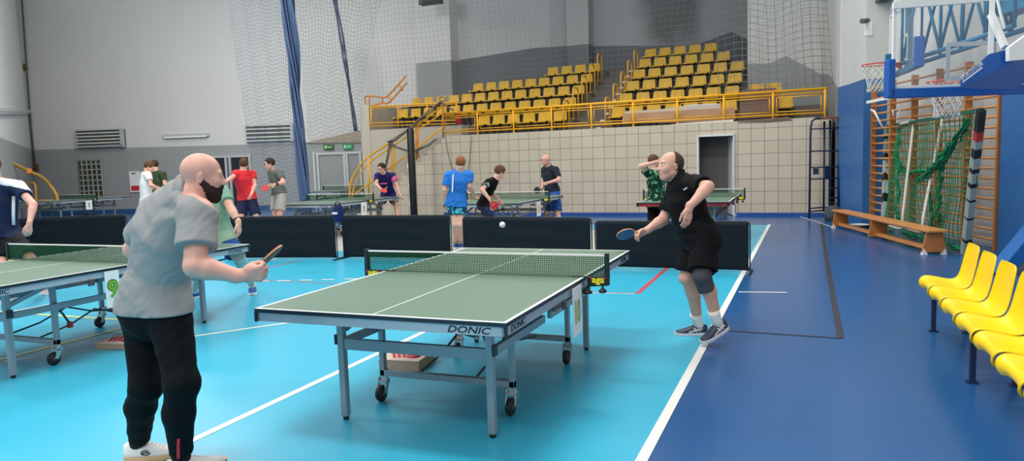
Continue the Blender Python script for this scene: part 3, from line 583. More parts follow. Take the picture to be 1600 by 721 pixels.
# ================================================================== TABLE TENNIS TABLES
M_top = mat('green_table_top', (100, 126, 109), .42, var=.02); M_edge = mat('dark_edge_band', (26, 34, 48), .4); M_linew = mat('table_line_white', (240, 242, 238), .4)
M_apron = mat('apron_grey', (172, 184, 194), .42, .25); M_letter = mat('lettering_black', (20, 26, 34), .5); M_net = mat('net_green_cord', (22, 78, 52), .8); M_tape = mat('net_tape', (236, 238, 232), .6)
M_post = mat('net_post_black', (18, 34, 34), .4); M_red = mat('red_plastic', (186, 46, 44), .4); M_maroon = mat('maroon_steel', (150, 30, 50), .4)
M_wheel = mat('grey_wheel', (70, 72, 76), .5)
W2, L2, TZ = .7625, 1.37, .76
def make_table(label, loc, frame=M_steel, group='table tennis tables'):
    t = thing('table_tennis_table', label, 'table tennis table', loc, 0, group)
    for s in (-1, 1):
        mb = MB(); a, b = (-L2, -.006) if s < 0 else (.006, L2)
        mb.bbox((-W2, a, TZ-.022), (W2, b, TZ-.001), 1); mb.bbox((-W2+.0005, a+.0005, TZ-.002), (W2-.0005, b-.0005, TZ), 0)
        e = .02
        for x0, x1 in ((-W2, -W2+e), (W2-e, W2), (-.004, .004)): mb.bbox((x0, a, TZ-.001), (x1, b, TZ+.0006), 2)
        mb.bbox((-W2, (a if s < 0 else b-e), TZ-.001), (W2, (a+e if s < 0 else b), TZ+.0007), 2)
        mb.build('table_half', [M_top, M_edge, M_linew], t)
        ap = MB(); z0, z1 = TZ-.072, TZ-.022; i = .008
        ap.bbox((-W2+i, a+(i if s < 0 else .02), z0), (-W2+i+.02, b-(i if s > 0 else .02), z1)); ap.bbox((W2-i-.02, a+(i if s < 0 else .02), z0), (W2-i, b-(i if s > 0 else .02), z1))
        yy = a+i if s < 0 else b-i-.02; ap.bbox((-W2+i, yy, z0), (W2-i, yy+.02, z1)); ap.bbox((-W2+i+.02, s*.62-.015, z0+.01), (W2-i-.02, s*.62+.015, z1))
        apo = ap.build('apron', M_apron, t)
        for sx in (-1, 1):
            cn = MB(); cn.bbox((sx*(W2-.012), s*(L2-.012), z0-.003), (sx*(W2+.002), s*(L2+.002), z1), 0); cn.build('corner_guard', M_edge, t)
        # legs
        for sx in (-1, 1):
            x, y = sx*.487, s*.955
            mb = MB(); mb.bbox((x-.021, y-.021, .025), (x+.021, y+.021, z0)); lg = mb.build('leg', frame, t, bevel=.003)
            mb = MB(); mb.cyl((x, y, 0), (x, y, .03), .018, 12); mb.build('foot', M_blackrub, lg)
            # inner frame post with caster
            x2, y2 = sx*.455, s*.565
            mb = MB(); mb.bbox((x2-.017, y2-.02, .165), (x2+.017, y2+.02, z0)); mb.build('inner_post', frame, t, bevel=.003)
            mb = MB(); mb.bar((x2, y2, .165), (x2+sx*.0, y2-.0, .11), .05, .02); mb.bar((x2-.03, y2, .15), (x2-.03, y2-.035, .055), .006, .035); mb.bar((x2+.03, y2, .15), (x2+.03, y2-.035, .055), .006, .035); mb.box((x2, y2-.004, .125), (.066, .05, .02))
            ca = mb.build('caster_bracket', M_chrome, t)
            mb = MB(); mb.lathe([(.018, -.02), (.048, -.018), (.054, -.006), (.054, .006), (.048, .018), (.018, .02)], (x2, y2-.04, .055), 20, 0, Matrix.Rotation(PI/2, 3, 'Y')); mb.build('wheel', M_blackrub, ca)
            mb = MB(); mb.lathe([(.0, -.022), (.022, -.022), (.022, .022), (.0, .022)], (x2, y2-.04, .055), 12, 0, Matrix.Rotation(PI/2, 3, 'Y')); mb.build('hub', M_wheel, ca)
            mb = MB(); mb.bbox((x-.015, s*.955, .455), (x+.015, s*.06, .505)); mb.build('side_rail', frame, t, bevel=.002)
            mb = MB(); mb.bar((x*.97, s*.93, .56), (x*.97, s*.55, TZ-.08), .02, .035); mb.build('brace', frame, t)
            mb = MB(); mb.box((x+sx*.03, s*.955, .50), (.014, .05, .06)); mb.build('lock_plate', M_edge, t)
        mb = MB(); mb.bbox((-.466, s*.955-.014, .44), (.466, s*.955+.014, .508)); mb.build('leg_crossbar', frame, t, bevel=.003)
        mb = MB(); mb.bbox((-.472, s*.565-.02, .165), (.472, s*.565+.02, .205)); mb.build('lower_crossbar', frame, t, bevel=.003)
        mb = MB(); mb.box((W2-.012, s*.55, TZ-.085), (.02, .16, .028)); mb.box((W2-.0, s*.45, TZ-.095), (.016, .05, .05)); mb.build('release_lever', M_wheel, t)
    # folding linkage in the middle
    for sx in (-1, 1):
        mb = MB(); mb.tube([(sx*.2, -.56, .19), (sx*.19, -.25, .24), (sx*.18, 0, .33), (sx*.19, .25, .24), (sx*.2, .56, .19)], .008, 8); mb.build('folding_link', M_wheel, t)
    mb = MB(); mb.box((.19, -.25, .24), (.025, .04, .05)); mb.build('safety_catch', M_red, t); mb = MB(); mb.tube([(.19, -.25, .25), (.16, -.33, .42), (.16, -.36, .56)], .009, 8); mb.build('folding_link', M_wheel, t)
    lettering('DONIC', (.56, -L2+.008-.0003, TZ-.047), (1, 0, 0), (0, 0, 1), .034, M_letter, t, 'lettering', world=False, sx=1.5, shear=.25, bold=.012)
    lettering('DONIC', (W2-.008+.0003, -L2+.18, TZ-.047), (0, 1, 0), (0, 0, 1), .034, M_letter, t, 'lettering', world=False, sx=1.3, shear=.25, bold=.012)
    lettering('DONIC', (W2-.008+.0003, L2-.2, TZ-.047), (0, 1, 0), (0, 0, 1), .034, M_letter, t, 'lettering', world=False, sx=1.3, shear=.25, bold=.012)
    return t
def make_net(label, loc):
    t = thing('table_tennis_net', label, 'net', (loc[0], loc[1], TZ), 0, 'table tennis nets')
    xw = W2+.135
    mb = MB()
    for i in range(140): x = -xw+2*xw*i/139; mb.bar((x, 0, .004), (x, 0, .146), .0034, .0030, up=(0, 1, 0))
    for j in range(12): z = .004+.0125*j; mb.bar((-xw, 0, z), (xw, 0, z), .0032, .0028)
    mb.build('mesh', M_net, t)
    mb = MB(); mb.bbox((-xw, -.0035, .141), (xw, .0035, .1525)); mb.build('top_tape', M_tape, t)
    for s in (-1, 1):
        x = s*(W2+.15)
        mb = MB(); mb.prism([(x-.016, -.018, -.01), (x+.016, -.018, -.01), (x+.013, -.016, .16), (x-.011, -.016, .16)], (0, .036, 0)); mb.build('net_post', M_post, t, bevel=.003)
        mb = MB(); mb.prism([(s*(W2-.09), -.016, .001), (s*(W2-.09), -.016, .006), (s*(W2+.165), -.016, .006), (s*(W2+.165), -.016, -.05), (s*(W2+.02), -.016, -.062), (s*(W2+.02), -.016, .001)], (0, .032, 0)); cl = mb.build('clamp', M_post, t, bevel=.002)
        if s > 0: cx = W2+.094
        else: cx = -W2-.094
        lettering('aga', (cx, -.0165, -.024), (1, 0, 0), (0, 0, 1), .046, mat('logo_yellow', (236, 226, 40), .4), cl, world=False, sx=1.05, bold=.035)
        for k in (-1, 1): mb = MB(); mb.cyl((cx+k*.045, -.0165, -.003), (cx+k*.045, -.019, -.003), .008, 10); mb.build('red_dot', M_red, cl)
        for (dx, zz, rr) in ((.045, -.10, .034), (.15, -.09, .026)):
            mb = MB(); mb.cyl((s*(W2+dx-.03), 0, -.05), (s*(W2+dx-.03), 0, zz), .006, 8); mb.lathe([(.004, .03), (.012, .016), (rr, .004), (rr, -.008), (.01, -.012)], (s*(W2+dx-.03), 0, zz), 14); mb.build('clamp_screw', M_black, t)
    return t
T10, T9 = (-2.06, 4.48, 0), (-6.07, 4.48, 0)
table = make_table('large green table in the foreground centre, between the two nearest players', T10)
net0 = make_net('green net with black clamps across the nearest centre table', T10)
def add_set(loc, lab, nlab, rz=0, frame=None):
    a = copy_tree(table); a.matrix_basis = Matrix.Translation(loc) @ Matrix.Rotation(rz, 4, 'Z'); a['label'] = lab
    if frame:
        for ch in list(a.children):
            if ch.name.split('.')[0] in ('apron', 'side_rail', 'brace'): ch.data = ch.data.copy(); ch.data.materials[0] = frame
    b = copy_tree(net0); b.matrix_basis = Matrix.Translation((loc[0], loc[1], TZ)) @ Matrix.Rotation(rz, 4, 'Z'); b['label'] = nlab
    return a
add_set(T9, 'green table at left, numbered nine, behind the bald player', 'green net of the table at the left edge, beside the card nine')
TL_ = at(120, 305.3, d=23.4); TL_.z = 0
add_set(TL_, 'distant green table in front of the glass block window', 'distant net in front of the glass block window')
TM = Vector((-9.86, 13.87, 0)); add_set(TM, 'green table in front of the yellow stair, behind the barriers', 'net on the table in front of the yellow stair')
TC = Vector((-5.56, 13.6, 0)); add_set(TC, 'green table between the boy in black and the bald man in glasses', 'net on the table between the boy in black and the bald man')
TR = Vector((-1.80, 13.5, 0)); add_set(TR, 'green table with a red frame in front of the open white door', 'net in front of the open white door', frame=M_maroon)
TB = at(540, 292, d=24.2); add_set((TB.x, TB.y, 0), 'green table farthest back, in front of the grey door', 'net farthest back, in front of the grey door')
# number cards
M_card = mat('card_white', (236, 236, 232), .6); M_num = mat('number_green', (112, 176, 44), .5); M_numd = mat('number_outline', (36, 70, 20), .5)
def card(xp, y0, y1, z0, z1, txt, lab, col=M_num, out=M_numd):
    t = thing('number_card', lab, 'card', (xp, (y0+y1)/2, z0)); mb = MB(); mb.bbox((xp-.002, y0, z0), (xp+.002, y1, z1)); mb.build('card_sheet', M_card, t, world=True)
    c = (xp+.0022, (y0+y1)/2, (z0+z1)/2); h = (z1-z0)*.5; sx = 1 if len(txt) == 1 else .62
    if out: lettering(txt, c, (0, 1, 0), (0, 0, 1), h*1.09, out, t, 'number', depth=.001, bold=.06, sx=sx)
    lettering(txt, (c[0]+.0008, c[1], c[2]), (0, 1, 0), (0, 0, 1), h, col, t, 'number', depth=.0012, bold=.025, sx=sx)
a, b = at(162.5, 424, X=-5.30), at(188, 460, X=-5.30)
card(-5.30, a.y, b.y, .43, .735, '9', 'white card with a green nine hanging from the left table')
a, b = at(896, 450, X=-1.285), at(907, 498, X=-1.285)
card(-1.285, min(a.y, b.y)-.02, max(a.y, b.y)+.03, .43, .735, '10', 'white card with a green ten hanging from the centre table', mat('number_olive', (150, 160, 70), .5), None)
card(TM.x+W2+.01, TM.y-.30, TM.y-.08, .43, .72, '1', 'white card with a black one on the table before the yellow stair', M_letter, None)
card(TL_.x+W2+.01, TL_.y-.30, TL_.y-.08, .43, .72, '1', 'white card on the distant table before the glass block window', M_letter, None)
card(TC.x+W2+.01, TC.y-.35, TC.y-.12, .43, .72, '1', 'white card on the table beside the bald man in glasses', M_letter, None)
card(TR.x+W2+.01, TR.y-.35, TR.y-.12, .43, .72, '1', 'white card on the red framed table', M_letter, None)
# boxes on the floor
def flatbox(c, w, l, h, rz, lab):
    t = thing('cardboard_box', lab, 'box', c, rz); mb = MB(); mb.box((0, 0, h/2), (w, l, h-.004)); mb.build('box_body', mat('box_card', (186, 158, 132), .8, var=.1, scale=30), t, bevel=.003)
    mb = MB(); mb.box((0, 0, h+.001), (w+.004, l+.004, .006)); lid = mb.build('lid', mat('box_lid_print', (226, 196, 184), .6), t, bevel=.002)
    s = MB()
    for k in range(5): s.box((-w*.3+k*w*.11, -.02+.01*k, h+.005), (w*.07, l*.6, .002), rz=.5)
    s.lathe([(0, -.001), (.055, -.001), (.055, .0015), (0, .0015)], (w*.22, -l*.12, h+.005), 20); s.build('red_print', mat('box_red_print', (196, 40, 48), .6), lid)
c = at(624, 577, z=0); flatbox((c.x, c.y+.12, 0), .33, .31, .075, .1, 'flat cardboard box with red print under the centre table')
c = at(190, 541, z=0); flatbox((c.x, c.y+.02, 0), .34, .3, .055, .15, 'flat white and red box on the floor behind the bald player')
# ball in flight
bp_ = at(785, 351.5, d=4.7); mb = MB(); mb.lathe([(.02*math.sin(PI*i/12)+1e-5, -.02*math.cos(PI*i/12)) for i in range(13)], bp_, 20); tag(mb.build('table_tennis_ball', mat('ball_white', (236, 236, 230), .4)), 'white ball in flight above the net of the centre table', 'ball')
# ================================================================== barriers
M_cloth = mat('black_barrier_cloth', (20, 27, 34), .75, var=.12, scale=3, spec=.2)
def barrier(a, b, h, lab, wavy=.006, frame=M_black, radius=.0):
    a, b = Vector((a[0], a[1], 0)), Vector((b[0], b[1], 0)); L = (b-a).length; d = (b-a)/L
    t = thing('court_barrier', lab, 'barrier', (a+b)/2, math.atan2(d.y, d.x), 'black barriers round the court'); H = L/2
    mb = MB()
    def cl(u, v):
        x = lerp(-H+.015, H-.015, u); z = lerp(.03, h-.008, v); z += (.012*math.sin(PI*u) if v < .1 else 0)
        return Vector((x, -.012+wavy*(math.sin(x*9+v*2)*(1-v)+.8*math.sin(v*18+x*1.5)*math.sin(PI*u)), z))
    mb.grid(cl, 60, 14); mb.build('cloth', M_cloth, t, solid=.004)
    mb = MB(); R = .05; P = [(-H, 0, .02), (-H, 0, h-R), (-H+R*.3, 0, h-R*.3), (-H+R, 0, h), (H-R, 0, h), (H-R*.3, 0, h-R*.3), (H, 0, h-R), (H, 0, .02)]
    mb.tube(P, .009, 8); mb.tube([(-H, 0, .04), (H, 0, .04)], .007, 6); mb.build('frame', frame, t)
    for s in (-1, 1):
        mb = MB(); mb.tube([(s*(H+.01), -.16, .012), (s*(H+.01), .16, .012)], .012, 8); mb.box((s*(H+.01), -.16, .01), (.03, .04, .02)); mb.box((s*(H+.01), .16, .01), (.03, .04, .02)); mb.build('foot', M_blackrub, t)
def PB(px, Y): v = at(px, 336, Y=Y); return (v.x, v.y)
a0 = PB(-90, 9.3); barrier((-14.6, 8.2), PB(197, 9.95), .755, 'black barrier at the far left, behind the left table')
barrier((PB(347, 9.5)), PB(524, 9.85), .735, 'black barrier behind the man in the green shirt')
barrier(PB(534, 9.95), PB(704, 10.0), .72, 'black barrier between the grey post and the gap with the boy in blue')
barrier(PB(723, 9.95), PB(924, 9.75), .70, 'black barrier behind the far end of the centre table')
barrier((-2.62, 9.62), (-.565, 9.58), .665, 'black barrier with rounded corners behind the player in black')

# bag hung on the barrier ends
c = at(529, 347, d=10.25); t = thing('sports_bag', 'dark blue bag hanging between two barriers before the yellow stair', 'bag', c)
mb = MB(); mb.grid(lambda u, v: Vector(((.055+.025*math.sin(PI*v)**.6)*math.cos(2*PI*u), (.05+.03*math.sin(PI*v)**.6)*math.sin(2*PI*u), .24*v)), 18, 10); mb.build('bag_body', mat('bag_navy', (22, 34, 84), .7), t)
mb = MB(); mb.tube([(-.05, 0, .22), (-.04, 0, .27), (0, 0, .29), (.04, 0, .27), (.05, 0, .22)], .008, 6); mb.build('bag_strap', M_black, t); mb = MB(); mb.box((0, -.078, .13), (.08, .012, .03)); mb.build('white_print', M_white, t)
# ================================================================== RIGHT SIDE EQUIPMENT
# row of yellow chairs at the right
PROFB = [(-.168, -.06, .185), (-.184, -.036, .205), (-.18, -.008, .218), (-.15, .006, .224), (-.08, -.004, .226), (.0, -.018, .224), (.055, -.010, .222), (.092, .025, .220), (.112, .085, .214), (.128, .165, .206), (.143, .245, .196), (.153, .292, .182), (.157, .312, .158)]
CX = 1.155
t = thing('plastic_chair', 'x', 'chair', (0, 0, 0), 0, 'yellow chairs in a row at the right')
seat_shell(PROFB, 12, 4, curl=.028).build('seat_shell', M_seat, t)
mb = MB(); mb.box((0, -.01, -.036), (.3, .2, .02)); mb.build('seat_mount', M_navy, t)
chair0 = t; CY = [6.52-.5*k for k in range(8)]
clab = ['farthest yellow chair of the row at the right, by the first leg', 'second yellow chair from the far end of the row at the right', 'third yellow chair from the far end of the row at the right', 'fourth yellow chair from the far end, above the second front leg', 'fifth yellow chair from the far end of the row at the right', 'sixth yellow chair from the far end, its back out of the picture', 'nearest yellow chair seen, only its front lip at the picture edge']
for k in range(7):
    o = chair0 if k == 0 else copy_tree(chair0)
    o.matrix_basis = Matrix.Translation((CX, CY[k], .445)) @ Matrix.Rotation(-PI/2, 4, 'Z'); o['label'] = clab[k]
t = thing('chair_row_frame', 'dark blue steel frame carrying the row of yellow chairs', 'frame', (CX, 5, 0))
mb = MB(); mb.bbox((CX-.07, 3.3, .375), (CX-.03, 6.8, .405)); mb.bbox((CX+.03, 3.3, .375), (CX+.07, 6.8, .405)); mb.build('beam', M_navy, t, world=True)
for y in (6.74, 5.30, 3.86):
    mb = MB(); mb.bbox((CX-.11, y-.018, .01), (CX-.075, y+.018, .375)); mb.bar((CX-.10, y, .36), (CX+.09, y, .36), .035, .03); lg = mb.build('front_leg', M_navy, t, world=True, bevel=.003)
    mb = MB(); mb.box((CX-.093, y, .005), (.07, .06, .01)); mb.build('foot', M_navy, lg, world=True)
    mb = MB(); mb.bar((CX+.06, y, .37), (CX+.15, y, .01), .03, .035); lg = mb.build('rear_leg', M_navy, t, world=True, bevel=.003)
    mb = MB(); mb.box((CX+.15, y, .005), (.07, .06, .01)); mb.build('foot', M_navy, lg, world=True)
# gym bench
BA, BB_ = Vector((.80, 15.55, 0)), Vector((1.83, 11.72, 0)); bd = (BB_-BA).normalized(); bn = Vector((bd.y, -bd.x, 0)); bn = bn if bn.x < 0 else -bn
t = thing('gym_bench', 'long low wooden gym bench in front of the wall bars', 'bench', (BA+BB_)/2)
mb = MB(); mb.bar(BA-bd*.12+Vector((0, 0, .345)), BB_+bd*.12+Vector((0, 0, .345)), .27, .035); mb.build('bench_top', M_wood, t, world=True, bevel=.006)
mb = MB(); mb.bar(BA+Vector((0, 0, .075)), BB_+Vector((0, 0, .075)), .10, .05); mb.build('lower_beam', M_wood, t, world=True, bevel=.004)
mb = MB(); mb.bar(BA+Vector((0, 0, .31)), BB_+Vector((0, 0, .31)), .035, .04); mb.build('top_batten', M_wood, t, world=True)
for f in (.0, .48, 1):
    c = BA+(BB_-BA)*f; mb = MB(); 
    mb.prism([c-bd*.018+bn*.165+Vector((0, 0, .035)), c-bd*.018-bn*.165+Vector((0, 0, .035)), c-bd*.018-bn*.11+Vector((0, 0, .328)), c-bd*.018+bn*.11+Vector((0, 0, .328))], bd*.036); lg = mb.build('support', M_wooddk, t, world=True, bevel=.003)
    if f != .48:
        for s in (-1, 1):
            mb = MB(); q = c+bn*s*.135; mb.prism([q-bd*.03+bn*s*.035, q-bd*.03-bn*s*.045, q-bd*.03+bn*s*.01+Vector((0, 0, .085))], bd*.06); mb.build('rubber_foot', M_white, lg, world=True)
# wall bars
WA, WB = Vector((1.40, 16.2, 0)), Vector((2.68, 12.02, 0)); wd = (WB-WA).normalized(); wn = Vector((wd.y, -wd.x, 0)); wn = wn if wn.x < 0 else -wn
t = thing('wall_bars', 'wooden climbing wall bars along the right wall behind the green net goal', 'wall bars', (WA+WB)/2)
UP = Vector((0, 0, 1)); n = 5; WL_ = (WB-WA).length
for i in range(n+1):
    c = WA+wd*(.03+(WL_-.06)*i/n); mb = MB(); mb.bar(c+UP*.02, c+UP*2.82, .045, .11, up=wn); mb.build('upright', M_wooddk, t, world=True, bevel=.004)
for i in range(n):
    c0, c1 = WA+wd*(.05+(WL_-.06)*i/n), WA+wd*(.01+(WL_-.06)*(i+1)/n)
    for k in range(18):
        z = .18+.147*k + (.06 if k == 17 else 0); mb = MB(); mb.tube([c0+wn*.03+UP*z, c1+wn*.03+UP*z], .019, 8); mb.build('rung', M_wood, t, world=True)
# small white wall brackets
for i, (x0, y0, x1, y1, x2, y2, lab) in enumerate(((1366, 174, 1379, 199, 1361, 172, 'white hooked bracket on the wall bars left of the goal'), (1396, 176, 1394, 170, 1407, 170, 'white hooked bracket on the wall bars above the goal corner'))):
    p = [at(x, y, d=d) for x, y, d in ((x1, y1, 13.2), (x0, y0, 13.3), (x2, y2, 13.5))] if i == 0 else [at(x, y, d=12.9) for x, y in ((1397, 182), (1395, 173), (1406, 170), (1402, 186))]
    mb = MB(); mb.tube(p, .02, 6); tag(mb.build('wall_bracket', M_white), lab, 'bracket')
mb = MB(); mb.bar(at(1356, 160, d=13.6), at(1425, 146, d=12.2), .06, .05); tag(mb.build('white_rail', M_white), 'short white perforated rail across the top of the wall bars', 'rail')
mb = MB(); mb.tube([at(1345.5, 251, d=14.9), at(1343, 352, d=14.9)], .022, 8); tag(mb.build('white_stick', M_white), 'thin white stick standing between the blue pillar and the wall bars', 'stick')
# handball goal leaning on the bars
M_gnet = mat('green_net_cord', (24, 128, 84), .75); M_gdark = mat('dark_green_pad', (44, 92, 74), .8); M_gw = mat('goal_post_white', (214, 216, 212), .45)
gl, gr = at(1381, 362, z=.02), at(1508, 397, z=.02); gtl, gtr = at(1386, 198, z=1.98), at(1533, 172, z=1.98)
t = thing('handball_goal', 'small goal with green net leaning against the wall bars', 'goal', (gl+gr)/2)
gd = (gr-gl).normalized(); 
for a, b, nm, rev in ((gl, gtl, 'left_post', 0), (gr, gtr, 'right_post', 1)):
    o = MB()
    segs = [(0, .10, 0), (.10, .12, 1), (.12, .27, 0), (.27, .285, 1), (.285, .40, 0), (.40, .415, 1), (.415, .50, 0), (.50, .53, 1), (.53, .60, 0), (.60, .63, 1), (.63, .70, 0), (.70, .76, 1), (.76, .81, 0), (.81, .87, 2), (.87, 1, 1)] if rev else [(0, .12, 1), (.12, .26, 0), (.26, .34, 1), (.34, .46, 0), (.46, .53, 1), (.53, .66, 0), (.66, .72, 1), (.72, .86, 0), (.86, .9, 1), (.9, 1, 0)]
    for k0, k1, mi in segs: o.bar(a+(b-a)*k0, a+(b-a)*k1, .085, .085, mi, up=gd)
    if rev: q_ = -gd*.05-wn*-.03; o.bar(a+q_, b+q_, .02, .02, 3, up=gd)
    o.build('goal_post', [mat('post_grey', (168, 168, 166) if rev else (150, 164, 158), .5) if True else None, M_black, M_red, M_white], t, world=True)
mb = MB(); mb.bar(gtl, gtr, .05, .05); mb.build('crossbar', M_gdark, t, world=True)
off = wn*.22
for (x0, y0, x1, y1, xb) in ((1427, 190, 1411, 347, 1385), (1472, 181, 1443, 352, 1425)):
    top = at(x0, y0, d=(gtl-CAM).dot(FWD)*.5+(gtr-CAM).dot(FWD)*.5+(.7 if x0 < 1440 else -.25)); bot = at(x1, y1, z=.30) if x0 < 1440 else at(x1, y1, z=.34)
    mb = MB(); P = [top-gd*.55+UP*(-.02), top-gd*.16, top-gd*.04-UP*.02, top-UP*.1, bot+UP*.15, bot-UP*.06, bot-gd*.1-UP*.13, bot-gd*.6-UP*.13]; mb.tube(catmull(P, 3), .024, 8); mb.build('net_support', mat('support_tube_cream', (208, 206, 190), .45), t, world=True)
def gsheet(u, v):
    a, b = gtl+(gtr-gtl)*u, gl+(gr-gl)*u
    return a+(b-a)*v - wn*(.02+.05*math.sin(u*17+v*4)) + gd*.05*math.sin(v*11+u*9)
cords(gsheet, 34, 26, 34, 26, .0065).build('net', M_gnet, t, world=True)
B = MB()
def strand(p, q, sag, n=6):
    for s in range(n):
        o = Vector((random.uniform(-.06, .06), random.uniform(-.06, .06), random.uniform(-.05, .05)))
        B.tube([p+(q-p)*(i/12)+sag*math.sin(PI*i/12)+o*math.sin(i*1.7+s)+wn*.05 for i in range(13)], .012, 4)
strand(gsheet(.03, .04), gsheet(.42, .42), Vector((0, 0, -.35)), 8); strand(gsheet(.42, .42), gsheet(.93, .05), Vector((0, 0, -.25)), 8)
strand(gsheet(.22, .1), gsheet(.2, .9), gd*.05, 5); strand(gsheet(.72, .35), gsheet(.70, .8), gd*-.05, 7); strand(gsheet(.62, .55), gsheet(.64, .95), gd*.05, 7); strand(gsheet(.3, .96), gsheet(.98, .97), Vector((0, 0, .0)), 5); strand(gsheet(.55, .5), gsheet(.78, .2), gd*.05, 8)
B.build('gathered_net', M_gnet, t, world=True)
# small clutter by the blue pillar
c = at(1302, 345, z=0); t = thing('kit_bag', 'dark grey bag on the floor at the far end of the bench', 'bag', c); mb = MB(); mb.lathe([(.02, 0), (.17, .0), (.19, .1), (.16, .26), (.08, .33), (.02, .34)], (0, 0, 0), 14); mb.build('bag_body', mat('bag_grey', (70, 76, 84), .8), t); mb = MB(); mb.tube([(-.1, 0, .28), (-.05, 0, .4), (.05, 0, .4), (.1, 0, .28)], .012, 6); mb.build('bag_handle', M_black, t)
c = at(1343, 355, z=0); t = thing('round_base', 'black and white round base on the floor behind the bench', 'base', c); mb = MB(); mb.lathe([(.02, 0), (.24, 0), (.25, .03), (.1, .05), (.02, .05)], n=24); mb.build('base_plate', M_black, t); mb = MB(); mb.lathe([(.13, .052), (.19, .046), (.2, .052), (.14, .06)], n=24); mb.build('white_ring', M_white, t)
# umpire ladder stand
t = thing('umpire_stand', 'dark blue tubular umpire stand with a wooden seat beside the blue pillar', 'stand', at(1288, 340, Y=17.9)); dU = 17.2
def U(px, py, dd=0): return at(px, py, d=16.0+dd*.5)
for P in ([(1264.5, 342, 0), (1266.5, 200, 0), (1269, 189, 0), (1275, 185, 0), (1302, 183.5, 0)], [(1287, 331, .6), (1288, 190, .6)], [(1296, 330, .7), (1297, 188, .7)], [(1310, 339, .1), (1310, 186, .1)]):
    mb = MB(); mb.tube([U(*p) for p in P], .024, 8); mb.build('upright', M_navy, t, world=True)
for (x0, y0, x1, y1, dd) in ((1266, 202, 1310, 200, .0), (1266, 236.5, 1310, 235.5, 0), (1265, 262, 1310, 260.5, 0), (1265, 280.5, 1309, 278.5, 0), (1264.5, 326, 1290, 324, .3), (1290, 324, 1310, 328, .3), (1264.5, 331, 1287, 329, .4), (1297, 294, 1310, 294, .4), (1297, 310, 1310, 309, .4)):
    mb = MB(); mb.tube([U(x0, y0), U(x1, y1, dd)], .016, 8); mb.build('rung', M_navy, t, world=True)
mb = MB(); p = U(1292, 184.5, .3); mb.box(p, (.42, .42, .05), rz=.35); mb.build('wooden_seat', mat('reddish_wood', (150, 98, 66), .5), t, world=True, bevel=.005)
mb = MB(); p = U(1291, 270, .3); mb.box(p, (.1, .1, .3), rz=.3); mb.box(U(1275, 268, .1), (.12, .06, .14)); mb.build('winch_box', M_navy, t, world=True)
# black padded volleyball post
pb_ = Vector((-10.1, 17.6, 0)); pt_ = at(641.5, 201, Y=17.6); t = thing('net_post', 'tall black padded post standing before the yellow stair', 'post', (pb_.x, pb_.y, 0)); b0 = at(647, 337, Y=17.6)
mb = MB(); mb.lathe([(.02, 0), (.095, 0), (.1, .03), (.1, pt_.z-.03), (.09, pt_.z), (.02, pt_.z)], (b0.x-pb_.x, 0, 0), 18); mb.build('post_pad', mat('black_vinyl', (20, 20, 22), .4), t)
for z in (.45, .95, 1.5):
    mb = MB(); mb.box((b0.x-pb_.x-.1, -.03, z), (.03, .05, .13)); mb.build('strap_buckle', M_white, t)
# camera and speaker
t = thing('security_camera', 'white security camera on a box fixed to the white wall', 'camera', at(1357, 46, d=14.2))
mb = MB(); mb.box(at(1357, 46, d=14.2), (.12, .12, .26), rz=.3); mb.build('housing', M_white, t, world=True, bevel=.01); mb = MB(); mb.cyl(at(1356, 32, d=14.2), at(1347, 33, d=14.0), .05, 12); mb.build('camera_head', M_dk, t, world=True); mb = MB(); mb.bar(at(1347, 31, d=14), at(1360, 31, d=14.3), .06, .05); mb.build('arm', M_white, t, world=True)
t = thing('loudspeaker', 'dark box hanging at the top edge above the grey pillar', 'speaker', at(673, 2, d=24)); mb = MB(); mb.box(at(673, -5, d=24), (.8, .3, .5), rz=0); mb.build('cabinet', M_dk, t, world=True, bevel=.02); mb = MB(); mb.box(at(673, -5, d=23.8), (.66, .02, .36)); mb.build('grille', M_black, t, world=True)
t = thing('loudspeaker', 'small dark box at the top edge above the security camera', 'speaker', at(1378, 0, d=14)); mb = MB(); mb.box(at(1380, -5, d=14), (.22, .2, .2), rz=.3); mb.build('cabinet', M_dk, t, world=True, bevel=.01); mb = MB(); mb.box(at(1380, -5, d=13.88), (.16, .02, .14), rz=.3); mb.build('grille', M_black, t, world=True)
# big blue padded pillar and the blue strut behind the chairs
M_pad = mat('blue_pad_vinyl', (46, 106, 168), .4)
pa_ = Vector((2.66, 12.0, 0)); pv = Vector((.96, .28, 0)); pw = Vector((.28, -.96, 0)); mb = MB()
mb.prism([pa_, pa_+pv*.5, pa_+pv*.5+pw*.62, pa_+pw*.62], (0, 0, 2.42), 0); struct(mb.build('pillar_near', M_pad))
t = thing('padded_strut', 'large blue padded strut slanting down behind the yellow chairs', 'strut', at(1580, 400, d=8.6)); mb = MB(); mb.bar(at(1556, 432, d=8.5), at(1640, 332, d=8.5), .2, .17); mb.build('pad', mat('blue_strut_pad', (12, 98, 172), .45, spec=.3), t, world=True, bevel=.015)
mb = MB(); mb.bar(at(1575, 432, d=8.8), at(1650, 352, d=8.8), .12, .14); mb.build('side_panel', mat('grey_panel', (140, 140, 140), .5), t, world=True)
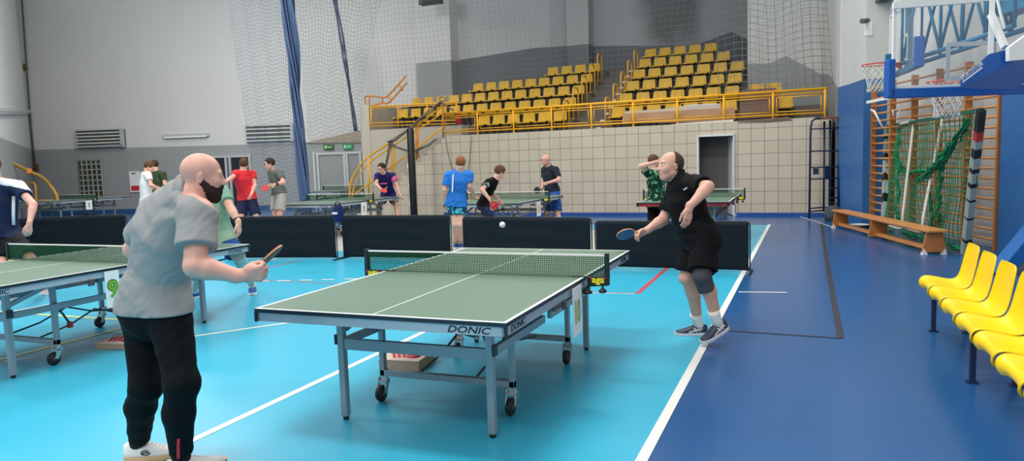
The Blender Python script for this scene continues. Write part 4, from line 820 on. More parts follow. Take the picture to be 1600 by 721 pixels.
# ------------------------------------------------------------------ basketball hoops
M_bblue = mat('hoop_blue_steel', (30, 112, 152), .45, spec=.3); M_rim = mat('rim_orange', (214, 66, 44), .45); M_pads = mat('board_pad_blue', (10, 88, 168), .42); M_netw = mat('hoop_net_white', (226, 226, 218), .8)
def hoop_net(t, c, r0, h, ax):
    def ring(v): return r0*(1-.42*min(1, v*1.35)**.8) + (.012 if v > .9 else 0)
    B = MB(); n = 12; rows = 7
    for k in range(n):
        for s in (-1, 1):
            pts = []
            for j in range(rows*2+1):
                v = j/(rows*2); a = 2*PI*(k + s*.5*j*.5)/n; rr = ring(v)*(1+.06*math.sin(k*3+j)); pts.append(c+Vector((math.cos(a)*rr, math.sin(a)*rr, -h*v-.01)))
            B.tube(pts, .0055, 4)
    B.build('net', M_netw, t, world=True)
def rim(t, c, nb, r=.225):
    B = MB(); B.tube([c+Vector((math.cos(a)*r, math.sin(a)*r, 0)) for a in [2*PI*i/32 for i in range(32)]], .011, 8, closed=True)
    side = Vector((-nb.y, nb.x, 0)); b0 = c+nb*(r+.15)
    B.prism([b0+side*.13+UP*.01, b0-side*.13+UP*.01, c+nb*(r-.01)-side*.05+UP*.01, c+nb*(r-.01)+side*.05+UP*.01], (0, 0, -.012))
    B.prism([b0+side*.08, b0-side*.08, b0-side*.03-UP*.14, b0+side*.03-UP*.14], -nb*.012)
    B.prism([b0+side*.02, c+nb*(r)+side*.02, b0+side*.02-UP*.12], -side*.04)
    B.build('rim', M_rim, t, world=True)
def board(t, C, nb, side, w_, h_, zb, fo=.02):
    """C = point on the board plane under its middle; nb = towards the back of the board"""
    B = MB(); f = .035
    P = lambda s, z, o=0: Vector((C.x, C.y, 0))+side*s+nb*o+UP*z
    B.bar(P(-w_/2, zb+fo), P(w_/2, zb+fo), .03, f); B.bar(P(-w_/2, zb+h_), P(w_/2, zb+h_), .03, f)
    B.bar(P(-w_/2, zb), P(-w_/2, zb+h_), .03, f, up=side); B.bar(P(w_/2, zb), P(w_/2, zb+h_), .03, f, up=side); B.build('board_frame', M_white, t, world=True)
    B = MB(); B.hexa([P(-w_/2, zb, -.006), P(w_/2, zb, -.006), P(w_/2, zb, .006), P(-w_/2, zb, .006), P(-w_/2, zb+h_, -.006), P(w_/2, zb+h_, -.006), P(w_/2, zb+h_, .006), P(-w_/2, zb+h_, .006)]); B.build('glass_board', M_glass, t, world=True)
    B = MB(); z0, z1, q = zb+.13, zb+.58, .05
    for a, b in (((-.295, z0+q/2), (.295, z0+q/2)), ((-.295, z1-q/2), (.295, z1-q/2))): B.bar(P(a[0], a[1], -.008), P(b[0], b[1], -.008), .004, q)
    for s in (-.27, .27): B.bar(P(s, z0+q, -.008), P(s, z1-q, -.008), .004, q, up=side)
    B.build('target_square', mat('target_square_paint', (190, 196, 196), .5), t, world=True)
    return P
# near board, seen from behind
fh = Vector((FWD.x, FWD.y, 0)).normalized(); rh = Vector((fh.y, -fh.x, 0))
C = at(1516, 140, d=8.5); zb = at(1500, 143, d=8.5).z; H_ = at(1500, 3, d=8.5).z-zb
t = thing('basketball_hoop', 'large clear basketball board at the top right with blue padded edge', 'basketball hoop', (C.x, C.y, zb), 0)
P = board(t, C, -fh, rh, 1.84, H_, zb, fo=.07)
B = MB(); B.bar(P(-.97, zb-.0, 0), P(1.0, zb-.0, 0), .12, .11); B.build('bottom_pad', M_pads, t, world=True, bevel=.012)
B = MB(); B.bar(P(-.965, zb-.05, 0), P(-.965, zb+.4, 0), .12, .085, up=rh); B.build('side_pad', M_pads, t, world=True, bevel=.012)
rc = Vector((C.x, C.y, 0))+fh*.40 - rh*.03; rc.z = at(1505, 127, d=8.95).z; rim(t, rc, -fh); hoop_net(t, rc, .225, .44, None)
# support: white tubes and a padded arm coming out of the back
B = MB(); B.bar(at(1551, -20, d=8.35), at(1547.5, 90, d=8.35), .05, .05); B.bar(at(1548, 22, d=8.3), at(1570, 74, d=8.1), .05, .07); B.bar(at(1556, -10, d=8.3), at(1569, 45, d=8.2), .02, .02); B.build('white_strut', M_white, t, world=True)
B = MB(); B.bar(at(1395, 9.5, d=8.35), at(1530, -1, d=8.2), .05, .07); B.build('white_brace', M_white, t, world=True)
pts = [(1499, 139), (1500, 124), (1545, 84), (1577, 76), (1577, 99), (1600, 101), (1640, 98), (1640, 108), (1585, 118), (1560, 128), (1540, 137)]
B = MB(); lo = [(1499, 139), (1501, 123), (1545, 84), (1577, 76), (1576, 101)]
a = [at(x, y, d=7.9) for x, y in lo]; nearv = rh*.85 + fh*.40
B.prism(a, nearv, 0); pad = B.build('arm_pad', M_pads, t, world=True, bevel=.01)
tx0, tx1 = at(1504, 123, d=7.87), at(1534, 101, d=7.87); n_ = (tx1-tx0).normalized(); upn = (UPV-n_*UPV.dot(n_)).normalized()
lettering('SPORTSYSTEM', (tx0+tx1)/2+upn*.012, n_, upn, .052, M_white, pad, sx=.62, bold=.004, shear=.1)
B = MB(); B.bar(at(1504, 128.5, d=7.87), at(1535, 105.5, d=7.87), .004, .014, up=upn); B.build('white_underline', M_white, pad, world=True)
B = MB(); B.prism([at(x, y, d=7.8) for x, y in ((1577, 95), (1577, 74), (1610, 50), (1640, 50), (1640, 92), (1600, 93))], fh*.06); B.build('white_plate', M_white, t, world=True)
# far board, seen edge on, with its blue truss running along the wall
hc = at(1370, 101, d=12.0); nb = Vector((.994, .113, 0)).normalized(); sd = Vector((-nb.y, nb.x, 0))
t = thing('basketball_hoop', 'farther basketball hoop with orange rim, seen edge on left of the large board', 'basketball hoop', (hc.x, hc.y, hc.z-.1))
rim(t, hc, nb); hoop_net(t, hc, .225, .45, None)
C2 = hc+nb*.40; zb2 = hc.z-.13
P = board(t, C2, nb, sd, 1.8, 1.05, zb2)
for s, hh in ((-.92, .42), (.92, .4)):
    B = MB(); B.bar(P(s, zb2-.04), P(s, zb2+hh), .14, .09, up=sd); B.build('corner_pad', M_bblue if s > 0 else M_pads, t, world=True, bevel=.01)
B = MB(); B.bar(P(-.92, zb2-.01), P(.92, zb2-.01), .12, .07); B.build('bottom_pad', M_bblue, t, world=True)
T0 = P(0, zb2+.12, .12); Tn = at(1604, 46, d=9.2); Tn.z = T0.z+.12; up_h = 1.25
B = MB()
TR_ = Tn-T0; sv = Vector((-TR_.y, TR_.x, 0)).normalized()
for s in (-.16, .16):
    B.tube([T0+sv*s, Tn+sv*s], .035, 8); B.tube([T0+sv*s+UP*up_h, Tn+sv*s+UP*up_h], .035, 8)
    for k in range(6):
        a_ = T0+TR_*k/5+sv*s; B.tube([a_, a_+UP*up_h], .022, 6)
        if k < 5:
            b_ = T0+TR_*(k+1)/5+sv*s; (B.tube([a_, b_+UP*up_h], .022, 6) if k % 2 == 0 else B.tube([a_+UP*up_h, b_], .022, 6))
B.bar(P(0, zb2, .08), P(0, zb2+1.3, .08), .1, .1, up=sd)
B.box(Tn+UP*.45, (.3, .9, .5), rz=.3)
B.build('truss_arm', M_bblue, t, world=True)
# ================================================================== PEOPLE
# Bodies and clothes are distance fields on a grid, turned into one closed surface each.
A3 = lambda v: np.array([v[0], v[1], v[2]], dtype=np.float32)
def nrm(v): v = np.asarray(v, dtype=np.float32); return v/(np.linalg.norm(v)+1e-9)
class Vol:
    def __init__(s, lo, hi, h):
        s.h = h; s.lo = np.floor(np.asarray(lo)/h)*h; s.n = np.ceil((np.asarray(hi)-s.lo)/h).astype(int)+1
        s.F = np.full(s.n, .25, dtype=np.float32)
    def reg(s, lo, hi, pad=.04):
        a = np.clip(np.floor((np.asarray(lo)-pad-s.lo)/s.h).astype(int), 0, s.n-1); b = np.clip(np.ceil((np.asarray(hi)+pad-s.lo)/s.h).astype(int)+1, 1, s.n)
        if (b <= a).any(): return None
        ax = [(s.lo[i]+np.arange(a[i], b[i])*s.h).astype(np.float32) for i in range(3)]
        return tuple(slice(a[i], b[i]) for i in range(3)), (ax[0][:, None, None], ax[1][None, :, None], ax[2][None, None, :])
    def op(s, fn, lo, hi, k, mode='u', pad=.04):
        r = s.reg(lo, hi, pad+k)
        if r is None: return
        sl, (X, Y, Z) = r; d = fn(X, Y, Z); f = s.F[sl]
        if mode == 'u':
            h = np.maximum(k-np.abs(f-d), 0)/k; s.F[sl] = np.minimum(f, d)-h*h*k*.25
        elif mode == 's':
            d = -d; h = np.maximum(k-np.abs(f-d), 0)/k; s.F[sl] = np.maximum(f, d)+h*h*k*.25
    def cone(s, a, b, ra, rb, k=.02, mode='u', cap=None):
        a, b = A3(a), A3(b); ba = b-a; L2 = float(ba@ba)+1e-12; L = math.sqrt(L2); R = max(ra, rb)
        def fn(X, Y, Z):
            px, py, pz = X-a[0], Y-a[1], Z-a[2]; t = (px*ba[0]+py*ba[1]+pz*ba[2])/L2
            tc = np.clip(t, 0, 1) if cap is None else np.clip(t, 0, 1.3)
            d = np.sqrt((px-ba[0]*tc)**2+(py-ba[1]*tc)**2+(pz-ba[2]*tc)**2)-(ra+(rb-ra)*tc)
            if cap is not None: d = np.maximum(d, (t-1)*L)
            return d
        s.op(fn, np.minimum(a, b)-R, np.maximum(a, b)+R, k, mode)
    def ell(s, c, ax, r, k=.015, mode='u'):
        c = A3(c); M = np.array([nrm(v) for v in ax]); r = np.asarray(r, dtype=np.float32); R = float(r.max())
        def fn(X, Y, Z):
            px, py, pz = X-c[0], Y-c[1], Z-c[2]; q = [(px*M[i, 0]+py*M[i, 1]+pz*M[i, 2])/r[i] for i in range(3)]
            k0 = np.sqrt(q[0]**2+q[1]**2+q[2]**2); k1 = np.sqrt((q[0]/r[0])**2+(q[1]/r[1])**2+(q[2]/r[2])**2)+1e-6
            return k0*(k0-1)/k1
        s.op(fn, c-R, c+R, k, mode)
    def sweep(s, st, k=.03, mode='u'):
        """st = [(centre, right, forward, half width, depth front, depth back)]"""
        P = np.array([q[0] for q in st]); R = max(q[3] for q in st)
        def fn(X, Y, Z):
            D = None
            for (p0, l0, f0, w0, a0, b0), (p1, l1, f1, w1, a1, b1) in zip(st, st[1:]):
                ba = p1-p0; L = float(np.linalg.norm(ba)); u = ba/L
                px, py, pz = X-p0[0], Y-p0[1], Z-p0[2]; t = (px*u[0]+py*u[1]+pz*u[2])/L; tc = np.clip(t, 0, 1); e = (t-tc)*L
                la = nrm(l0+l1); la = nrm(la-u*(la@u)); fo = np.cross(u, la)
                if fo@(f0+f1) < 0: fo = -fo
                cx, cy, cz = px-ba[0]*tc, py-ba[1]*tc, pz-ba[2]*tc
                a = cx*la[0]+cy*la[1]+cz*la[2]; b = cx*fo[0]+cy*fo[1]+cz*fo[2]
                w = w0+(w1-w0)*tc; dp = np.where(b > 0, a0+(a1-a0)*tc, b0+(b1-b0)*tc)
                q = (np.abs(a/w)**2.3+np.abs(b/dp)**2.3)**(1/2.3)+1e-5; rad = np.sqrt(a*a+b*b)
                d = np.where(q > .3, rad*(1-1/q), -np.minimum(w, dp)*.7); rho = .6*np.minimum(w, dp); d = np.where(np.abs(e) > 0, np.sqrt(np.maximum(d+rho, 0)**2+e*e)-rho, d)
                D = d if D is None else np.minimum(D, d)
            return D
        s.op(fn, P.min(0)-R, P.max(0)+R, k, mode)
    def cut(s, p, n):
        """remove everything on the side n points to"""
        p, n = A3(p), nrm(n); ax = [s.lo[i]+np.arange(s.n[i])*s.h for i in range(3)]
        d = (ax[0][:, None, None]-p[0])*n[0]+(ax[1][None, :, None]-p[1])*n[1]+(ax[2][None, None, :]-p[2])*n[2]
        s.F = np.maximum(s.F, d.astype(np.float32))
    def ripple(s, amp, wl, seed=0, dirv=(0, 0, 1)):
        ax = [(s.lo[i]+np.arange(s.n[i])*s.h).astype(np.float32) for i in range(3)]; X, Y, Z = ax[0][:, None, None], ax[1][None, :, None], ax[2][None, None, :]
        r = np.random.RandomState(seed); k = 2*PI/wl; d = nrm(dirv)
        w1 = np.sin(k*.45*(X+Y*.7)+r.rand()*6)+np.sin(k*.35*(Y-Z)+r.rand()*6); w2 = np.sin(k*.5*(Z*.6+X)+r.rand()*6)
        v = np.sin(k*(X*d[0]+Y*d[1]+Z*d[2])+1.6*w1+r.rand()*6)*.6+np.sin(k*1.7*(X*.5+Y*.3-Z*.8)+1.3*w2+r.rand()*6)*.4
        g = .5+.5*np.sin(k*.22*(X-Z)+r.rand()*6)
        s.F = s.F+(amp*v*g).astype(np.float32)
    def mesh(s, name, mats, parent, smooth=1, clean=True):
        F = s.F; n = F.shape; S = F < 0
        C = np.zeros((n[0]-1, n[1]-1, n[2]-1), dtype=np.int8)
        for i in (0, 1):
            for j in (0, 1):
                for k in (0, 1): C += S[i:n[0]-1+i, j:n[1]-1+j, k:n[2]-1+k]
        act = (C > 0) & (C < 8); idx = np.argwhere(act)
        if len(idx) == 0: return None
        ID = np.full(act.shape, -1, dtype=np.int32); ID[act] = np.arange(len(idx))
        acc = np.zeros((len(idx), 3)); cnt = np.zeros(len(idx)); cor = [(i, j, k) for i in (0, 1) for j in (0, 1) for k in (0, 1)]
        V = {c: F[idx[:, 0]+c[0], idx[:, 1]+c[1], idx[:, 2]+c[2]].astype(np.float64) for c in cor}
        for c in cor:
            for a in range(3):
                if c[a] == 0:
                    c2 = list(c); c2[a] = 1; c2 = tuple(c2); f0, f1 = V[c], V[c2]; m = (f0 < 0) != (f1 < 0)
                    t = np.where(m, f0/(f0-f1+1e-12), 0); P = np.zeros((len(idx), 3)); P[:] = c; P[:, a] += t
                    acc[m] += P[m]; cnt[m] += 1
        vs = (idx+acc/cnt[:, None])*s.h+s.lo; quads = []
        for a in range(3):
            b, c = (a+1) % 3, (a+2) % 3; sl0 = [slice(1, -1)]*3; sl0[a] = slice(0, -1); sl1 = list(sl0); sl1[a] = slice(1, None)
            s0, s1 = S[tuple(sl0)], S[tuple(sl1)]
            for flip, m in ((0, s0 & ~s1), (1, ~s0 & s1)):
                e = np.argwhere(m)
                if not len(e): continue
                off = np.ones(3, int); off[a] = 0; e = e+off
                def cell(db, dc): q = e.copy(); q[:, b] -= db; q[:, c] -= dc; return ID[q[:, 0], q[:, 1], q[:, 2]]
                Q = np.stack([cell(1, 1), cell(0, 1), cell(0, 0), cell(1, 0)], 1); quads.append(Q[:, ::-1] if flip else Q)
        Q = np.concatenate(quads); Q = Q[(Q >= 0).all(1)]
        nv = len(vs)
        E = np.concatenate([Q[:, [0, 1]], Q[:, [1, 2]], Q[:, [2, 3]], Q[:, [3, 0]]])
        if clean:       # keep the largest connected surface only
            lab = np.arange(nv)
            for _ in range(400):
                m = np.minimum(lab[E[:, 0]], lab[E[:, 1]]); l2 = lab.copy(); np.minimum.at(l2, E[:, 0], m); np.minimum.at(l2, E[:, 1], m); l2 = l2[l2]
                if (l2 == lab).all(): break
                lab = l2
            best = np.bincount(lab).argmax(); keep = lab == best; mp = np.cumsum(keep)-1; Q = mp[Q[keep[Q[:, 0]]]]; vs = vs[keep]; nv = len(vs)
            E = np.concatenate([Q[:, [0, 1]], Q[:, [1, 2]], Q[:, [2, 3]], Q[:, [3, 0]]])
        for _ in range(smooth):
            a_ = np.zeros_like(vs); c_ = np.zeros(nv); np.add.at(a_, E[:, 0], vs[E[:, 1]]); np.add.at(c_, E[:, 0], 1); np.add.at(a_, E[:, 1], vs[E[:, 0]]); np.add.at(c_, E[:, 1], 1)
            vs = vs*.5+.5*a_/np.maximum(c_, 1)[:, None]
        if parent is not None:
            inv = np.array(world_of(parent).inverted()); vs = vs@inv[:3, :3].T+inv[:3, 3]
        me = bpy.data.meshes.new(name); me.vertices.add(nv); me.vertices.foreach_set('co', vs.astype(np.float32).ravel())
        me.loops.add(len(Q)*4); me.loops.foreach_set('vertex_index', Q.astype(np.int32).ravel()); me.polygons.add(len(Q)); me.polygons.foreach_set('loop_start', np.arange(0, len(Q)*4, 4, dtype=np.int32))
        me.update(calc_edges=True); me.polygons.foreach_set('use_smooth', np.ones(len(Q), bool)); me.validate()
        for m in (mats if isinstance(mats, (list, tuple)) else [mats]): me.materials.append(m)
        o = bpy.data.objects.new(name, me); COL.objects.link(o)
        if parent is not None: o.parent = parent
        return o
def skin(rgb, name): return mat(name, rgb, .5, var=.06, scale=25, sss=.10)
def stations(J, g, dw=0, dd=0, hem=.10, hemw=0, belly=0, top=True):
    """the trunk as a chain of ellipses from the hips to the neck"""
    pel, ch, ne = A3(J['pel']), A3(J['chest']), A3(J['neck'])
    lp = nrm(A3(J['hipR'])-A3(J['hipL'])); lc = nrm(A3(J['shR'])-A3(J['shL'])); mid = ch*.45+pel*.55
    u0 = nrm(mid-pel); s = J.get('s', 1.0)
    def F(l, u): return np.cross(u, l)
    f0 = nrm(F(lp, u0)); lm = nrm(lp*.5+lc*.5); f1 = nrm(F(lm, nrm(ch-pel))); u2 = nrm(ne-ch); f2 = nrm(F(lc, u2))
    sh_w = float(np.linalg.norm(A3(J['shR'])-A3(J['shL'])))/2
    st = [(pel-u0*hem*s, lp, f0, (.158*g+dw+hemw)*s, (.112*g+dd+hemw*.8)*s, (.125*g+dd+hemw*.8)*s),
          (pel+u0*.02, lp, f0, (.160*g+dw+hemw*.5)*s, (.110*g+dd+belly*.7+hemw*.4)*s, (.118*g+dd+hemw*.4)*s),
          (mid, lm, f1, (.142*g+dw)*s, (.100*g+dd+belly)*s, (.096*g+dd)*s),
          (ch, lc, f2, (.158*g+dw)*s, (.118*g+dd+belly*.3)*s, (.112*g+dd)*s),
          (ch+(ne-ch)*.55, lc, f2, max((.135*g+dw)*s, sh_w*.72), (.092*g+dd)*s, (.095*g+dd)*s),
          (ne-u2*.015*s, lc, f2, (.078*g+dw)*s, (.055*g+dd)*s, (.062*g+dd)*s)]
    return st
def head_field(V, c, face, up, s, detail=True, open_=0):
    f = nrm(face); u = nrm(up); u = nrm(u-f*(u@f)); r = np.cross(f, u); ax = (r, f, u); c = A3(c)
    W = lambda x, y, z: c+(r*x+f*y+u*z)*s
    V.ell(W(0, -.014, .034), ax, np.array([.077, .098, .088])*s, .02); V.ell(W(0, .028, -.030), ax, np.array([.062, .068, .076])*s, .03)
    V.cone(W(0, .052, -.088), W(0, .058, -.084), .024*s, .022*s, .025)
    for q in (-1, 1):
        V.cone(W(q*.052, -.004, -.048), W(q*.018, .056, -.088), .018*s, .018*s, .022); V.ell(W(q*.038, .062, -.018), ax, np.array([.024, .024, .026])*s, .022)
    if detail:
        V.cone(W(-.036, .077, .030), W(.036, .077, .030), .011*s, .011*s, .014)
        for q in (-1, 1): V.ell(W(q*.032, .098, .010), ax, np.array([.016, .014, .012])*s, .012, 's')
        for q in (-1, 1): V.ell(W(q*.031, .078, .010), ax, np.array([.0135, .0125, .011])*s, .006)
    V.cone(W(0, .084, .018), W(0, .108, -.020), .0075*s, .0125*s, .012)
    if detail:
        for q in (-1, 1): V.ell(W(q*.013, .098, -.024), ax, np.array([.009, .012, .008])*s, .006)
        V.ell(W(0, .088, -.048), ax, np.array([.024, .011, .006])*s, .007); V.ell(W(0, .086, -.060), ax, np.array([.021, .011, .007])*s, .007); V.ell(W(0, .1, -.0535), ax, np.array([.022, .008, .0022])*s, .004, 's')
    for q in (-1, 1):
        V.ell(W(q*.080, -.010, -.002), (nrm(r+f*q*-.35), f, nrm(u-f*.15)), np.array([.0085, .016, .029])*s, .006)
        if detail: V.ell(W(q*.088, -.006, .0), (nrm(r+f*q*-.35), f, u), np.array([.006, .010, .018])*s, .005, 's')
    return W, ax
def hand_field(V, w, f, n, right, s, curl=(.35, .45, .35), thumb=.4, r=.0088, spread=.05, fan=None):
    """w = wrist, f = towards the knuckles, n = out of the palm"""
    f = nrm(f); n = nrm(n); n = nrm(n-f*(n@f)); t = np.cross(f, n)*(1 if right else -1); w = A3(w)
    k = .010; V.cone(w-f*.02*s, w+f*.02*s, .026*s, .026*s, .02)
    for q, l in ((-.028, .080), (-.009, .088), (.010, .090), (.028, .086)): V.cone(w+f*.018*s+t*q*.55*s, w+f*l*s+t*q*s, .0155*s, .0125*s, k)
    V.ell(w+f*.045*s+t*.025*s+n*.008*s, (t, f, n), np.array([.02, .03, .016])*s, k)
    for i, (q, L) in enumerate(((.029, .072), (.010, .080), (-.010, .074), (-.028, .058))):
        p = w+f*(.088 if i in (1, 2) else .083)*s+t*q*s; d = nrm(f+t*q*spread*20); a = 0; c = curl if fan is None else fan[i]
        for j, (fr, rr) in enumerate(((.45, 1.06), (.31, .98), (.24, .88))):
            a += c[j]; dd = nrm(d*math.cos(a)+n*math.sin(a)); e = p+dd*L*fr*s; V.cone(p, e, r*rr*s*1.02, r*rr*s*.95, .0035); p = e
    b = w+f*.028*s+t*.026*s; d = nrm(f*.75+t*(.75-thumb*.5)+n*thumb*.7); e = b+d*.038*s; V.cone(b, e, .0135*s, .0115*s, .008); d2 = nrm(f*.9+t*(.3-thumb*.7)+n*thumb*.8); e2 = e+d2*.032*s; V.cone(e, e2, .0112*s, .0102*s, .004); V.cone(e2, e2+nrm(d2+f*.3)*.024*s, .0102*s, .0085*s, .004)
    return t
def shoe(root, ank, toe, up, s, M_up, M_sole, M_mark, gz=None, marks='x', name='shoe', lace=None):
    f = nrm(toe); u = nrm(up); u = nrm(u-f*(u@f)); r = np.cross(f, u); c = A3(ank)-u*.088*s
    W = lambda x, y, z: Vector((c+(r*x+f*y+u*z)*s).tolist())
    def half(y):
        t = (y+.078)/.285; a = .030+.020*math.sin(PI*min(1, max(0, t))**.8) if t < .62 else .0495*math.sqrt(max(0, 1-((t-.62)/.385)**2.4)); return a*min(1, math.sqrt(max(0, t)/.06)) if t < .06 else a
    def topz(y): return float(np.interp(y, [-.078, -.06, -.02, .03, .08, .13, .18, .207], [.078, .094, .090, .094, .072, .056, .046, .026]))
    N = 22; M = 14; ys = [-.078+.285*(.5-.5*math.cos(PI*i/N)) for i in range(N+1)]
    vs = []; 
    for y in ys:
        h = max(half(y), .004); tz = topz(y)
        for j in range(M+1):
            a = PI*j/M; ca, sa = math.cos(a), math.sin(a); wz = (1-.25*max(0, sa)**2 if y < .05 else 1)
            vs.append(W(h*(abs(ca)**.8)*(1 if ca > 0 else -1)*wz, y, .022+(tz-.022)*abs(sa)**.75))
    mb = MB(); fs = [(i*(M+1)+j, i*(M+1)+j+1, (i+1)*(M+1)+j+1, (i+1)*(M+1)+j) for i in range(N) for j in range(M)]
    fs += [(i*(M+1)+M, i*(M+1), (i+1)*(M+1), (i+1)*(M+1)+M) for i in range(N)]
    mb.add(vs, fs, 0, True); sh = mb.build(name, M_up, root, world=True)
    mb = MB(); out = []
    for y in ys: out.append((half(y)+.004, y))
    ring = [(h, y) for h, y in out]+[(-h, y) for h, y in reversed(out)]
    def cz(y): return .006*max(0, (y-.13)/.07)**2
    vs = [W(x, y, .0+cz(y)) for x, y in ring]+[W(x*1.03, y, .014+cz(y)) for x, y in ring]+[W(x*.98, y, .028+cz(y)) for x, y in ring]; m = len(ring)
    fs = [(k*m+i, k*m+(i+1) % m, (k+1)*m+(i+1) % m, (k+1)*m+i) for k in (0, 1) for i in range(m)]
    for k in (0, 2): fs += [tuple(k*m+q for q in (i, i+1, m-2-i, m-1-i)) for i in range(m//2-1)]
    mb.add(vs, fs, 0, False); mb.build('sole', M_sole, sh, world=True)
    if M_mark is not None:
        mb = MB()
        for q in (-1, 1):
            P = lambda y, z: W(q*(half(y)*(1-.10*((z-.022)/.06)**2)+.0015), y, z)
            if marks == 'x': L = [[P(-.01, .034), P(.02, .055), P(.05, .072)], [P(.02, .03), P(.04, .055), P(.05, .076)], [P(-.03, .058), P(.03, .046), P(.09, .032)], [P(-.02, .066), P(.04, .055), P(.095, .036)]]
            elif marks == 's': L = [[P(.045+.022*math.cos(a), .048+.012*math.sin(a)) for a in [PI*(.25+i*.25) for i in range(8)]], [P(.03, .045), P(.05, .05), P(.06, .046)]]
            else: L = [[P(-.04, .04), P(.03, .042), P(.1, .034)]]
            for l in L: mb.tube(l, .0028*s, 5)
        mb.build('side_stripes', M_mark, sh, world=True)
    mb = MB()
    for i in range(5):
        y = .045+.018*i; z = topz(y)+.003; mb.tube([W(-.02, y-.004, z-.012), W(-.01, y, z-.002), W(0, y+.002, z), W(.01, y, z-.002), W(.02, y-.004, z-.012)], .0024*s, 5)
    mb.build('laces', lace or M_sole, sh, world=True)
    return sh
def hair_mesh(root, c, face, up, s, h, m, style='short', name='hair'):
    f = nrm(face); u = nrm(up); u = nrm(u-f*(u@f)); r = np.cross(f, u); ax = (r, f, u); c = A3(c); W = lambda x, y, z: c+(r*x+f*y+u*z)*s
    V = Vol(c-.17*s, c+.17*s, h)
    if style == 'beard':
        V.ell(W(0, .030, -.052), ax, np.array([.066, .072, .070])*s, .02); V.cone(W(0, .062, -.098), W(0, .07, -.108), .030*s, .022*s, .03)
        for q in (-1, 1): V.cone(W(q*.062, .000, -.025), W(q*.045, .04, -.07), .019*s, .022*s, .02)
        V.ell(W(0, .092, -.040), ax, np.array([.030, .012, .010])*s, .01)
        V.cut(W(0, .0, .004), u*.75-f*.42); V.ell(W(0, .075, .002), ax, np.array([.052, .045, .036])*s, .008, 's'); V.ell(W(0, .105, -.054), ax, np.array([.017, .014, .006])*s, .004, 's')
        V.ell(W(0, -.10, -.05), ax, np.array([.12, .09, .12])*s, .01, 's'); V.ripple(.0045, .016, 3); V.ripple(.003, .009, 8)
        return V.mesh('beard', m, root, smooth=0)
    if style == 'fringe':     # ring of short hair, bald above
        V.ell(W(0, -.020, .022), ax, np.array([.0815, .0975, .086])*s, .01); V.cut(W(0, .02, 0), f); V.ell(W(0, .05, .10), ax, np.array([.075, .13, .07])*s, .01, 's'); V.cut(W(0, -.04, -.062), -u)
        V.ell(W(0, .06, -.03), ax, np.array([.1, .075, .06])*s, .006, 's')
    elif style == 'receding':
        V.ell(W(0, -.018, .034), ax, np.array([.0815, .1025, .0925])*s, .01); V.cut(W(0, -.005, .06), f*.96+u*.2); V.cut(W(0, -.04, -.060), f*.25-u)
        for q in (-1, 1): V.ell(W(q*.085, .004, -.012), ax, np.array([.02, .03, .036])*s, .006, 's')
    else:
        k = .012 if style == 'short' else .02
        V.ell(W(0, -.018, .040), ax, np.array([.077+k, .099+k*.8, .087+k])*s, .01)
        V.cut(W(0, .06, .055), f*.8-u*.35); V.ell(W(0, .085, -.02), ax, np.array([.074, .1, .078])*s, .01, 's'); V.cut(W(0, 0, -.055), f*.2-u)
        for q in (-1, 1): V.ell(W(q*.09, .0, -.012), ax, np.array([.022, .026, .035])*s, .006, 's')
        V.ell(W(0, .03, -.05), ax, np.array([.1, .055, .07])*s, .008, 's')
    V.ripple(.0025, .03, 5)
    return V.mesh(name, m, root)
def glasses(root, c, face, up, s, m):
    f = nrm(face); u = nrm(up); u = nrm(u-f*(u@f)); r = np.cross(f, u); c = A3(c); W = lambda x, y, z: Vector((c+(r*x+f*y+u*z)*s).tolist()); mb = MB()
    for q in (-1, 1): mb.tube([W(q*.033+.024*math.cos(a), .098, .008+.018*math.sin(a)) for a in [2*PI*i/14 for i in range(14)]], .003*s, 5, closed=True); mb.tube([W(q*.057, .096, .012), W(q*.08, .04, .012), W(q*.083, -.01, .008)], .003*s, 5)
    mb.tube([W(-.009, .1, .01), W(.009, .1, .01)], .003*s, 5); return mb.build('glasses', m, root, world=True)
